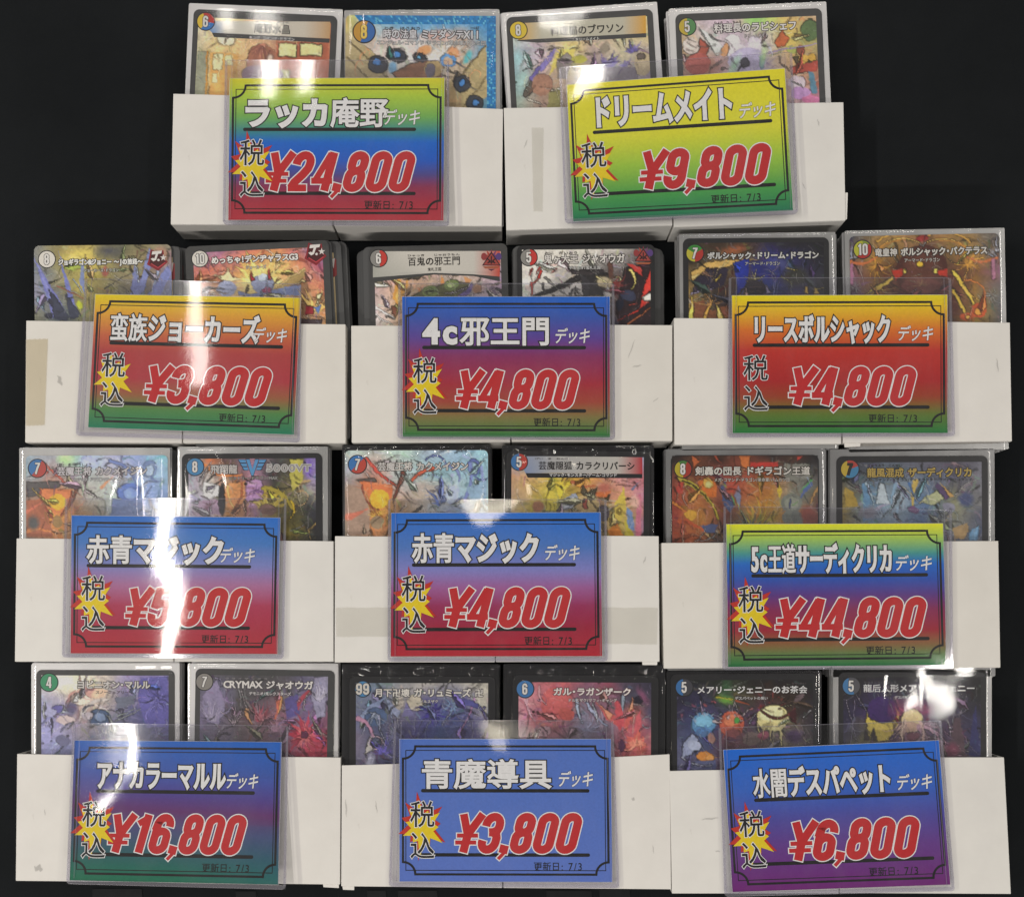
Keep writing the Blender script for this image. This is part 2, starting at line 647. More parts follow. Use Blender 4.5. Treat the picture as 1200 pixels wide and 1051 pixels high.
# ------------------------------------------------------------------ the eleven lots
ROWS = ['top', 'top', 'second', 'second', 'second', 'third', 'third', 'third', 'bottom', 'bottom', 'bottom']
PRICE = ['¥24,800', '¥9,800', '¥3,800', '¥4,800', '¥4,800', '¥5,800', '¥4,800', '¥44,800', '¥16,800', '¥3,800', '¥6,800']
TITLE = ['ラッカ庵野', 'ドリームメイト', '蛮族ジョーカーズ', '4c邪王門', 'リースボルシャック', '赤青マジック', '赤青マジック',
         '5c王道サーディクリカ', 'アナカラーマルル', '青魔導具', '水闇デスパペット']
WHICH = ['the rainbow ¥24,800 tag', 'the yellow-green ¥9,800 tag', 'the orange-to-green ¥3,800 tag', 'the blue-to-green ¥4,800 tag',
         'the orange-topped ¥4,800 tag', 'the glaring ¥5,800 tag', 'the blue-to-red ¥4,800 tag', 'the four-coloured ¥44,800 tag',
         'the blue-to-teal ¥16,800 tag', 'the plain blue ¥3,800 tag', 'the blue-to-purple ¥6,800 tag']
BOXES = [
    ([(203, 110), (390, 114.5), (389, 264), (200, 263)], [(391.5, 121), (589.5, 128), (588, 265), (391.5, 264.5)]),
    ([(590.3, 126.7), (786, 124), (788, 264), (593.3, 270)], [(787.5, 122), (988.5, 120), (991, 258.5), (789.5, 266)]),
    ([(30.7, 375.7), (214, 378), (213, 519), (29.3, 518.3)], [(215.5, 378.5), (405, 380), (405, 519.3), (214.5, 519)]),
    ([(411.5, 381.7), (598, 381.5), (598, 517.5), (412.2, 518.7)], [(599.5, 381.3), (788, 381), (788, 516.7), (599.5, 517)]),
    ([(789.8, 372.7), (985, 376), (986, 520), (790.5, 521)], [(986.5, 376.5), (1183.6, 378), (1186, 517), (988, 519)]),
    ([(19.3, 630.7), (204, 632.5), (203, 775), (17.3, 775)], [(206, 633), (390.7, 634), (390.7, 775), (204.5, 775)]),
    ([(392.6, 628), (580, 628), (580, 775.5), (392, 775.8)], [(581.5, 628), (772, 628), (773, 775), (581, 775.3)]),
    ([(775.3, 636), (972, 635), (974, 782), (778, 783)], [(973.5, 634.5), (1170, 633.6), (1172.5, 782), (975.5, 782)]),
    ([(20, 883), (208, 885), (207, 1033.5), (18.3, 1031.7)], [(209.5, 885.5), (399.3, 887.3), (398.3, 1036), (208.5, 1034)]),
    ([(400.5, 896.4), (589.5, 891.5), (588.5, 1040), (399.8, 1038)], [(591, 892), (784.8, 883.4), (786.5, 1041.6), (590, 1040)]),
    ([(784.7, 903), (981, 900), (983, 1046.5), (787.5, 1046.5)], [(982.5, 888.5), (1176.7, 887), (1184.8, 1047), (984.5, 1046)]),
]
TAGS = [
    [(269.3, 92.2), (520.7, 91.6), (519.7, 258.6), (267.6, 258)], [(664, 99.8), (919.5, 80.5), (929.3, 246.8), (671.7, 259.7)],
    [(111.7, 345), (352.3, 349.3), (344.3, 509.3), (103.3, 500.7)], [(471.3, 347.9), (714.5, 347.9), (714.8, 512.6), (472, 512.0)],
    [(857.7, 346.5), (1110, 345.7), (1110.6, 507.5), (858.8, 507.5)], [(84, 604), (328.3, 606.7), (325, 766), (82.7, 765.3)],
    [(458.6, 601.2), (703.9, 600.5), (705.6, 768.6), (457.9, 769)], [(851.2, 614.3), (1105, 613.3), (1109.5, 778.8), (853.3, 781.3)],
    [(87.3, 867.3), (330, 869.3), (326, 1036), (81.7, 1031)], [(468.1, 865.7), (715.8, 865.7), (717.5, 1033), (468.1, 1032.4)],
    [(847.7, 878.5), (1100.1, 867.3), (1113.7, 1036), (858.5, 1044.8)]]
LOADERS = [
    [(264, 71.5), (526.5, 71.5), (526.5, 265), (261.5, 263.5)], [(655, 80), (928, 62), (935, 251), (662, 262)],
    [(100, 326.7), (353.3, 333.3), (351.7, 518.3), (89.3, 510.7)], [(466.9, 332.5), (719.7, 332.5), (720.7, 515.3), (465.8, 514.3)],
    [(854, 325.8), (1114, 325.8), (1118.8, 511.3), (851.8, 512.7)], [(76.7, 584), (336, 584), (332.7, 771.7), (73.3, 770)],
    [(455, 585), (710.7, 585), (712, 774.8), (454.5, 774.8)], [(847.7, 593), (1114.8, 597.5), (1116.5, 783), (846.3, 785)],
    [(86, 846.7), (338.3, 850), (335, 1041.7), (78.3, 1035)], [(462, 843.5), (718.5, 843.5), (725.7, 1040), (455.8, 1038)],
    [(841.8, 852), (1102.5, 843.5), (1118.3, 1043), (848.8, 1050)]]
# how far each holder leans on the boxes: extra height (mm) at its four corners TL TR BR BL
LEAN = [(0.3, 2.1, 4.3, 2.5), (0.3, 2.0, 4.0, 2.3), (0.5, 0.5, 0.5, 0.5), (0.5, 1.5, 1.5, 0.5), (0.4, 1.2, 1.2, 0.4), (0.4, 0.4, 0.5, 0.5),
        (1.5, 0.4, 0.4, 1.3), (0.4, 1.2, 1.2, 0.4), (2.3, 0.2, 5.0, 7.2), (0.8, 0.6, 0.5, 0.6), (0.4, 1.4, 1.0, 0.4)]
# title and small-word spans, price span, all as fractions of the tag
SPAN = [(.0625, .742, .71, .905, .16, .887), (.107, .76, .77, .965, .30, .935), (.08, .81, .77, .96, .25, .90),
        (.094, .716, .726, .92, .245, .872), (.093, .74, .76, .95, .25, .874), (.072, .74, .705, .90, .25, .888),
        (.097, .71, .72, .914, .24, .872), (.11, .765, .765, .96, .207, .933), (.11, .735, .728, .908, .165, .86),
        (.10, .72, .74, .93, .25, .88), (.125, .77, .78, .97, .26, .90)]
BURST = [2, 2, 1, 2, 0, 2, 2, 2, 2, 2, 2]     # 2: yellow star over a red one, 1: yellow only, 0: none
GRAD = [
    [(0, 'd2cc2c'), (.13, 'a9c83c'), (.28, '6cab55'), (.38, '2f8490'), (.45, '0d64c8'), (.58, '1658c0'), (.68, '4a4488'), (.76, '872c50'), (.88, 'a52a3c'), (1, 'b0303c')],
    [(0, 'e2d820'), (.4, 'd8d832'), (.62, '98c43c'), (.82, '459c48'), (1, '0a7452')],
    [(0, 'e2cc14'), (.14, 'dea030'), (.3, 'c4603a'), (.42, 'ac3c3c'), (.62, 'ac3640'), (.74, '985c3c'), (.85, '4c8444'), (1, '0a7656')],
    [(0, '1062c8'), (.15, '3454ac'), (.3, '5c3e94'), (.42, '862c60'), (.62, 'a42838'), (.75, 'a04434'), (.86, '7c7440'), (1, '127a3a')],
    [(0, 'ecd608'), (.1, 'e8ba1a'), (.25, 'd8701e'), (.4, 'bc2c22'), (.62, 'a81e20'), (.74, '963c20'), (.86, '5c7428'), (1, '0e7836')],
    [(0, '1c6ac6'), (.2, '4078c0'), (.36, '7c82c0'), (.5, 'a86c98'), (.65, 'aa3454'), (.85, 'a8283c'), (1, 'b22c36')],
    [(0, '166acc'), (.24, '4876c0'), (.40, '8080c4'), (.52, '9c5c98'), (.65, '962a58'), (.8, '9a1e3a'), (1, 'b02030')],
    [(0, 'e4e41a'), (.1, 'a2c654'), (.2, '469a8c'), (.28, '1066c6'), (.4, '2c4eac'), (.5, '5a3484'), (.6, '842656'), (.75, '9a2030'), (.85, '846038'), (.92, '5a7c44'), (1, '0a703a')],
    [(0, '1664c4'), (.2, '365ab0'), (.4, '503c88'), (.5, '62306a'), (.64, '4a4c78'), (.8, '2a5a64'), (.9, '1a645a'), (1, '106c4e')],
    [(0, '4c70c0'), (1, '5874c4')],
    [(0, '0c66d0'), (.3, '2c60c0'), (.5, '4a489e'), (.7, '623688'), (1, '6c1870')]]

def grad_at(stops, v):
    for (a, ca), (b_, cb) in zip(stops, stops[1:]):
        if v <= b_:
            f = (v - a) / (b_ - a)
            A, B = np.array(hexlin(ca, 1.14)), np.array(hexlin(cb, 1.14))
            return A * (1 - f) + B * f
    return np.array(hexlin(stops[-1][1]))

BLACK = (0.006, 0.006, 0.007)
WHITE = (0.86, 0.86, 0.86)
RED = hexlin('c6262a')
YEL = hexlin('f0d418')
DRED = hexlin('c8301e')

def price_tag(i):
    lo = LEAN[i]
    z = [ZF + 0.0012 + l * 0.001 for l in lo]
    q = pquad(TAGS[i], z)
    w, h = q.wm, q.hm
    look = ['rainbow yellow to blue to crimson', 'yellow fading to green', 'orange to red to green', 'blue to crimson to green',
            'yellow orange to red to green', 'blue to pinkish red', 'blue to deep red', 'yellow blue red and green rainbow',
            'blue purple to teal', 'plain blue', 'blue to purple'][i]
    own = ['', ' laid slanting', ' with a white glare stripe', ' in the middle column', ' with no yellow star', ' under a white glare',
           ' in the third row', ' in the right column', ' half lost in white glare', ' without any gradient',
           ' tilted at the lower right'][i]
    t = q.empty('price_tag', '%s price tag reading %s%s' % (look, PRICE[i].replace('¥', '¥'), own), 'price tag', 'price tags in clear holders')
    # paper with the gradient printed over it, slightly see-through at its cut edges
    n = 48
    V, F, C = [], [], []
    for k in range(n + 1):
        v = k / n
        for u in (0, 0.5, 1):
            V.append((u * w, v * h, 0.0))
            c = grad_at(GRAD[i], v)
            if i == 8:
                c = grad_at(GRAD[i], min(1, max(0, v - 0.06 * (u - .5))))
                if u > 0.5 and v > 0.6:
                    c = c * 0.7 + np.array(hexlin('2c5a86')) * 0.3
            C.append(c)
    for k in range(n):
        for j in (0, 1):
            a = k * 3 + j
            F.append((a, a + 3, a + 4, a + 1))
    mesh_np('printed_face', q.at(V), F, INK, t, np.array(C))
    e = 0.12
    slab('paper', q, [(-e, -e), (w + e, -e), (w + e, h + e), (-e, h + e)], -0.20, -0.05, PAPER, t)
    # ticket frame: thick line with scooped corners, thin line inside
    fl = Flat()
    ix, iy, rr = 0.0145 * w + .2, 0.051 * h, 0.062 * w
    rr = 0.058 * w
    def corner(cx, cy, sxn, syn, rev):
        pts = [(cx + sxn * rr * math.cos(math.radians(90 * k / 8)), cy + syn * rr * math.sin(math.radians(90 * k / 8))) for k in range(9)]
        return pts[::-1] if rev else pts
    P = corner(ix, iy, 1, 1, True) + corner(w - ix, iy, -1, 1, False) + corner(w - ix, h - iy, -1, -1, True) + corner(ix, h - iy, 1, -1, False)
    fl.stroke(P, 0.95, 0.05, BLACK, True)
    jx, jy = ix + 0.0135 * w, iy + 0.028 * h
    fl.stroke([(jx, jy), (w - jx, jy), (w - jx, h - jy), (jx, h - jy)], 0.33, 0.07, BLACK, True)
    fl.build('frame_line', q, INK, t)
    # rules under the name and the price
    s = SPAN[i]
    fl = Flat()
    x0, x1 = (s[0] + .01) * w, (s[2] + (s[3] - s[2]) * .78) * w
    fl.stroke([(x0, .362 * h), (x1, .362 * h)], 1.5, 0.06, BLACK)
    fl.disc(x0, .362 * h, .75, .75, 0.063, BLACK)
    fl.disc(x1, .362 * h, .75, .75, 0.063, BLACK)
    x0 = .105 * w
    fl.stroke([(x0, .812 * h), (x1, .812 * h)], 1.5, 0.06, BLACK)
    fl.disc(x0, .812 * h, .75, .75, 0.063, BLACK)
    fl.disc(x1, .812 * h, .75, .75, 0.063, BLACK)
    fl.build('rule_line', q, INK, t)
    # price
    pb = (s[4] * w, .525 * h, s[5] * w, .795 * h)
    zp = 0.10
    fo, fi = Flat(), Flat()
    numerals(fo, PRICE[i], pb, zp - 0.02 + .004, WHITE, grow=0.46)
    numerals(fi, PRICE[i], pb, zp + 0.02, RED)
    fo.build('price_outline', q, INK, t)
    fi.build('price_lettering', q, INK, t)
    # star burst behind the tax mark
    if BURST[i]:
        fl = Flat()
        rnd = random.Random(5)
        cx, cy = .105 * w, .625 * h
        def star(dx, dy, k, z, col):
            pts = []
            nn = 11
            R = [1.0, .66, .95, .72, 1.05, .7, 1.1, .68, .92, .78, .9]
            for m in range(nn):
                a = math.radians(-100 + 360 * m / nn)
                pts.append((cx + dx + math.cos(a) * R[m] * k * .088 * w, cy + dy + math.sin(a) * R[m] * k * .165 * h))
                a = math.radians(-100 + 360 * (m + .5) / nn)
                pts.append((cx + dx + math.cos(a) * .50 * k * .088 * w, cy + dy + math.sin(a) * .50 * k * .165 * h))
            fl.poly(pts, z, col)
        if BURST[i] == 2:
            star(-.1, -1.6, 1.42, 0.145, DRED)
        star(.3, -.2, 1.2, 0.155, YEL)
        fl.build('star_burst', q, INK, t)
    lettering('tax_mark', '税', (.048 * w, .435 * h, .168 * w, .62 * h), q, INK, t, BLACK, 0.17, 0.10, 0.06, 0.30, WHITE)
    lettering('tax_mark', '込', (.048 * w, .655 * h, .168 * w, .845 * h), q, INK, t, BLACK, 0.17, 0.10, 0.06, 0.30, WHITE)
    # name
    n_k = len(TITLE[i])
    rk = 0.66 if n_k <= 5 else (0.55 if n_k <= 7 else 0.40)
    y1 = .348 if i != 1 else .335
    y0 = .145 if i != 1 else .10
    lettering('title_lettering', TITLE[i], (s[0] * w, y0 * h, s[1] * w, y1 * h), q, INK, t, WHITE, 0.11, rk, 0.30 if n_k <= 6 else .22, 0.46, BLACK)
    lettering('suffix_lettering', 'デッキ', (s[2] * w, .225 * h, (s[3] - .02) * w, .335 * h), q, INK, t, WHITE, 0.19, 0.10, None, 0.14,
              tuple(c * .35 for c in grad_at(GRAD[i], .28)), shear=0.22)
    lettering('date_lettering', '更新日: 7/3', (.63 * w, .862 * h, .862 * w, .925 * h), q, INK, t, BLACK, 0.06, 0.03)
    return t

def smooth_bumps(rng, X, Y, amp, wx, wy):
    z = np.zeros_like(X)
    for k in range(5):
        ph = rng.uniform(0, 6.28, 2)
        f = rng.uniform(.5, 1.5, 2)
        z += np.sin(X * f[0] * 6.28 / wx + ph[0] + .6 * np.sin(Y * 6.28 / wy * f[1] + ph[1])) * np.cos(Y * f[1] * 6.28 / wy + ph[1])
    return z * amp / 2.2

def rrect(w, h, r, n=6):
    pts = []
    for cx, cy, a0 in ((w - r, r, -90), (w - r, h - r, 0), (r, h - r, 90), (r, r, 180)):
        for k in range(n + 1):
            a = math.radians(a0 + 90 * k / n)
            pts.append((cx + r * math.cos(a), cy + r * math.sin(a)))
    return pts

def slab(name, q, pts, z0, z1, mat, parent, col=None):
    n = len(pts)
    V = [(x, y, z0) for x, y in pts] + [(x, y, z1) for x, y in pts]
    top = tuple(range(n, 2 * n))
    F = [tuple(reversed(top)), tuple(range(n))] + [(k, n + k, n + (k + 1) % n, (k + 1) % n) for k in range(n)]
    return mesh_np(name, q.at(V), F, mat, parent, None if col is None else np.tile(np.array(col), (len(V), 1)))

def tag_holder(i):
    z = [ZF + 0.0012 + l * 0.001 for l in LEAN[i]]
    q = pquad(LOADERS[i], z)
    w, h = q.wm, q.hm
    lab = 'clear rigid plastic holder around %s' % WHICH[i]
    t = q.empty('card_holder', lab, 'card holder', 'clear holders with price tags')
    rng = np.random.default_rng(40 + i)
    # front sheet: gently wavy
    nx, ny = 30, 24
    X, Y = np.meshgrid(np.linspace(0, w, nx + 1), np.linspace(0, h, ny + 1))
    amp = [.06, .06, .03, .04, .04, .03, .09, .05, .17, .06, .06][i]
    Z = 0.55 + smooth_bumps(rng, X, Y, amp, 60, 70)
    V = np.column_stack([X.ravel(), Y.ravel(), Z.ravel()])
    a = (np.arange(ny)[:, None] * (nx + 1) + np.arange(nx)[None, :]).ravel()
    F = np.column_stack([a, a + nx + 1, a + nx + 2, a + 1])
    mesh_np('front_sheet', q.at(V), F, RIGID, t, smooth=True)
    slab('back_sheet', q, rrect(w, h, 2.0), -0.62, -0.40, RIGIDB, t)
    # welded edges: left and right rails with a fine groove, thick bottom bead
    for x0, x1 in ((0.0, 1.0), (w - 1.0, w)):
        slab('edge_rail', q, [(x0, 0.3), (x1, 0.3), (x1, h - 1.6), (x0, h - 1.6)], -0.38, 0.72, RAIL, t)
    for x0 in (3.0, w - 3.3):
        slab('weld_line', q, [(x0, 0.3), (x0 + 0.28, 0.3), (x0 + 0.28, h - 2.4), (x0, h - 2.4)], 0.66, 0.78, RAIL, t)
    pts = [(0, h - 1.6), (w, h - 1.6)] + [(w - 1.6 + 1.6 * math.cos(math.radians(k)), h - 1.6 + 1.6 * math.sin(math.radians(k))) for k in (15, 35, 55, 75, 90)] + \
          [(1.6 + 1.6 * math.cos(math.radians(k)), h - 1.6 + 1.6 * math.sin(math.radians(k))) for k in (90, 110, 130, 150, 170)]
    slab('bottom_bead', q, pts, -0.38, 0.74, RAIL, t)
    slab('top_lip', q, [(1.0, 0.0), (w - 1.0, 0.0), (w - 1.0, 0.3), (1.0, 0.3)], 0.50, 0.74, RAIL, t)
    return t

# ------------------------------------------------------------------ white boxes
SCUFF = clear_mat('grey_scuff', tint=(0.9, 0.9, 0.9), f0=0.0, haze=0.14, hazecol=(0.2, 0.19, 0.18), bstr=0.0)
SCUFFS = {(1, 0): [(618, 164, 614, 174, .25)], (3, 1): [(744, 398, 736, 420, .22), (741, 430, 752, 428, .3), (765, 471, 772, 466, .2)],
          (8, 0): [(40, 1016, 50, 1018, 1.4), (52, 948, 53, 955, .2)], (9, 0): [(405, 936, 406, 957, .3), (440, 938, 442, 952, .25)],
          (9, 1): [(742, 934, 742, 938, .7), (765, 990, 766, 1000, .2)], (10, 0): [(822, 960, 842, 958, .35), (838, 997, 844, 997, .3)],
          (6, 1): [(757, 652, 754, 660, .3)], (2, 0): [(68, 440, 72, 452, .9)], (4, 1): [(1168, 420, 1170, 436, .3)],
          (1, 1): [(958, 140, 960, 148, .3), (940, 214, 944, 222, .2)]}
TABS = {(4, 1): [(989, 515), (1009, 515), (1008, 523), (990, 524)], (8, 1): [(378, 1030), (397, 1030), (397, 1040), (379, 1039)],
        (9, 0): [(400.5, 1034), (415, 1034), (415, 1042.5), (402, 1042)], (6, 1): [(752, 771), (771, 771), (770, 779), (753, 779)],
        (1, 1): [(986, 226), (993.5, 226), (992.5, 257), (986, 258)]}
def paper_box(i, side, pts, mat, tapes=(), notch=False):
    tops = [W(px, py, ZF) for px, py in pts]
    ctr = sum(tops, Vector()) / 4
    d = tops[1] - tops[0]
    rz = math.atan2(d.y, d.x)
    loc = Vector((ctr.x, ctr.y, 0.0006))
    sd = 'left' if side == 0 else 'right'
    tid = ['%s white cardboard box under %s', '%s white cardboard box under %s'][0] % (sd, WHICH[i])
    t = empty('cardboard_box', loc, rz, tid, 'box', 'white cardboard boxes of cards')
    R = Matrix.Rotation(-rz, 3, 'Z')
    L = [R @ (p - loc) for p in tops]
    H = ZF - 0.0006
    up = [(p.x, p.y) for p in L]
    V = [(x, y, H) for x, y in up] + [(x, y, 0) for x, y in up]
    # TL TR BR BL at the front (top), then the same at the back
    F = [(3, 2, 1, 0), (4, 5, 6, 7), (7, 3, 0, 4), (1, 2, 6, 5)]
    def solid(name, V, F, th, bev=0.00035, sub=0, mtl=mat):
        o = mesh_np(name, np.array(V), F, mtl, t)
        s = o.modifiers.new('solid', 'SOLIDIFY')
        s.thickness = th
        s.offset = -1
        if bev:
            bv = o.modifiers.new('bevel', 'BEVEL')
            bv.width = bev
            bv.segments = 3
            bv.limit_method = 'ANGLE'
        return o
    body = solid('body', V, F, 0.0007)
    bm = bmesh.new()
    bm.from_mesh(body.data)
    bmesh.ops.subdivide_edges(bm, edges=bm.edges[:], cuts=7, use_grid_fill=True)
    rng = np.random.default_rng(700 + i * 2 + side)
    amp = rng.uniform(.00012, .00030)
    ph = rng.uniform(0, 6.28, 3)
    xa, xb = min(p[0] for p in up), max(p[0] for p in up)
    ya, yb = min(p[1] for p in up), max(p[1] for p in up)
    for v_ in bm.verts:
        if v_.co.z > H - 1e-6:
            u, w_ = (v_.co.x - xa) / (xb - xa), (yb - v_.co.y) / (yb - ya)
            su = max(0.0, math.sin(math.pi * min(1, max(0, u))))
            v_.co.z += amp * su * (.55 * (1 - w_) + .6 * max(0.0, math.sin(math.pi * min(1, max(0, w_)))))
            v_.co.z += .00006 * math.sin(5 * u + ph[0]) * math.sin(4 * w_ + ph[1])
            if w_ < .02:
                v_.co.y += .00018 * su * math.sin(3 * u + ph[2])
    bm.to_mesh(body.data)
    bm.free()
    if (i, side) in TABS:
        P = [R @ (W(px, py, ZF - 0.0006) - loc) for px, py in TABS[(i, side)]]
        Vt = [(p.x, p.y, p.z) for p in P] + [(p.x, p.y, p.z - 0.0006) for p in P]
        mesh_np('flap_tab', np.array(Vt), [(3, 2, 1, 0), (4, 5, 6, 7), (0, 1, 5, 4), (1, 2, 6, 5), (2, 3, 7, 6), (3, 0, 4, 7)], mat, t)
    # bottom flap: a folded panel closing the lower end
    (x2, y2), (x3, y3) = up[2], up[3]
    e = 0.0001
    Vb = [(x3 + e, y3 - e, H - .0004), (x2 - e, y2 - e, H - .0004), (x2 - e, y2 - e, 0.0004), (x3 + e, y3 - e, 0.0004)]
    solid('bottom_flap', Vb, [(3, 2, 1, 0)], 0.0007, 0.0002)
    if notch:
        c = W(890, 518.5, ZF)
        c = R @ (c - loc)
        pts2 = [(c.x + 0.0055 * math.cos(math.radians(k)), c.y - 0.0004 + 0.0048 * math.sin(math.radians(k))) for k in range(0, 181, 15)]
        Vn = [(x, y, H + 0.00012) for x, y in pts2]
        n = len(Vn)
        Vn += [(x, y, H + 0.00001) for x, y in pts2]
        mesh_np('thumb_tab', np.array(Vn), [tuple(range(n)), tuple(range(2 * n - 1, n - 1, -1))] +
                [(k, n + k, n + (k + 1) % n, (k + 1) % n) for k in range(n)], mat, t)
    for (xa_, ya_, xb_, yb_, wd_) in SCUFFS.get((i, side), ()):
        p0, p1 = (R @ (W(a_x, a_y, ZF + 0.00034) - loc) for a_x, a_y in ((xa_, ya_), (xb_, yb_)))
        dd = (p1 - p0)
        nn = Vector((-dd.y, dd.x, 0)).normalized() * wd_ * .001
        Vs, Fs = [], []
        for m in range(6):
            c = p0.lerp(p1, m / 5) + nn * .5 * math.sin(m * 2.0 + xa_)
            k_w = math.sin(math.pi * (m + .4) / 5.8)
            Vs += [tuple(c - nn * k_w), tuple(c + nn * k_w)]
        for m in range(5):
            Fs.append((2 * m, 2 * m + 2, 2 * m + 3, 2 * m + 1))
        mesh_np('scuff_mark', np.array(Vs), Fs, SCUFF, t)
    for (quadpx, tm) in tapes:
        P = [R @ (W(px, py, ZF + 0.00036) - loc) for px, py in quadpx]
        V = [(p.x, p.y, p.z) for p in P]
        nx = 14
        G, Fg = [], []
        for a in range(nx + 1):
            u = a / nx
            p0 = Vector(V[0]).lerp(Vector(V[1]), u)
            p1 = Vector(V[3]).lerp(Vector(V[2]), u)
            wob = 0.00012 * math.sin(a * 2.1 + i)
            G += [(p0.x, p0.y + wob, p0.z), (p1.x, p1.y - wob, p1.z)]
        for a in range(nx):
            Fg.append((2 * a, 2 * a + 1, 2 * a + 3, 2 * a + 2))
        mesh_np('tape_strip', np.array(G), Fg, tm, t)
    return t

TAPES = {
    (2, 0): [([(30, 398), (56, 397), (52, 498), (30, 499)], TAPEAGED)],
    (6, 0): [([(393, 712), (579, 711), (579, 745), (394, 746)], TAPE)],
    (6, 1): [([(583, 711), (771, 712), (770, 755), (583, 752)], TAPE)],
    (1, 0): [([(623, 150), (637, 150), (636, 248), (625, 248)], TAPE)],
    (0, 1): [([(393, 255), (406, 255), (406, 264), (393, 263)], TAPE)],
}
for i in range(11):
    for sde in (0, 1):
        paper_box(i, sde, BOXES[i][sde], BOARD[(i * 2 + sde * 3 + i // 3) % 3], TAPES.get((i, sde), ()), notch=(i == 4 and sde == 0))
    tag_holder(i)
    price_tag(i)

# ------------------------------------------------------------------ cards: printed pictures are painted as plain swirls of colour
def vnoise(rng, h, w, cells_y, cells_x):
    g = rng.random((cells_y + 2, cells_x + 2))
    y = np.linspace(0, cells_y, h)
    x = np.linspace(0, cells_x, w)
    yi, xi = y.astype(int), x.astype(int)
    fy, fx = y - yi, x - xi
    fy = (fy * fy * (3 - 2 * fy))[:, None]
    fx = (fx * fx * (3 - 2 * fx))[None, :]
    a = g[np.ix_(yi, xi)]
    b_ = g[np.ix_(yi, xi + 1)]
    c = g[np.ix_(yi + 1, xi)]
    d = g[np.ix_(yi + 1, xi + 1)]
    return (a * (1 - fx) + b_ * fx) * (1 - fy) + (c * (1 - fx) + d * fx) * fy

def hx(h):
    return np.array([int(h[k:k + 2], 16) / 255.0 for k in (0, 2, 4)])

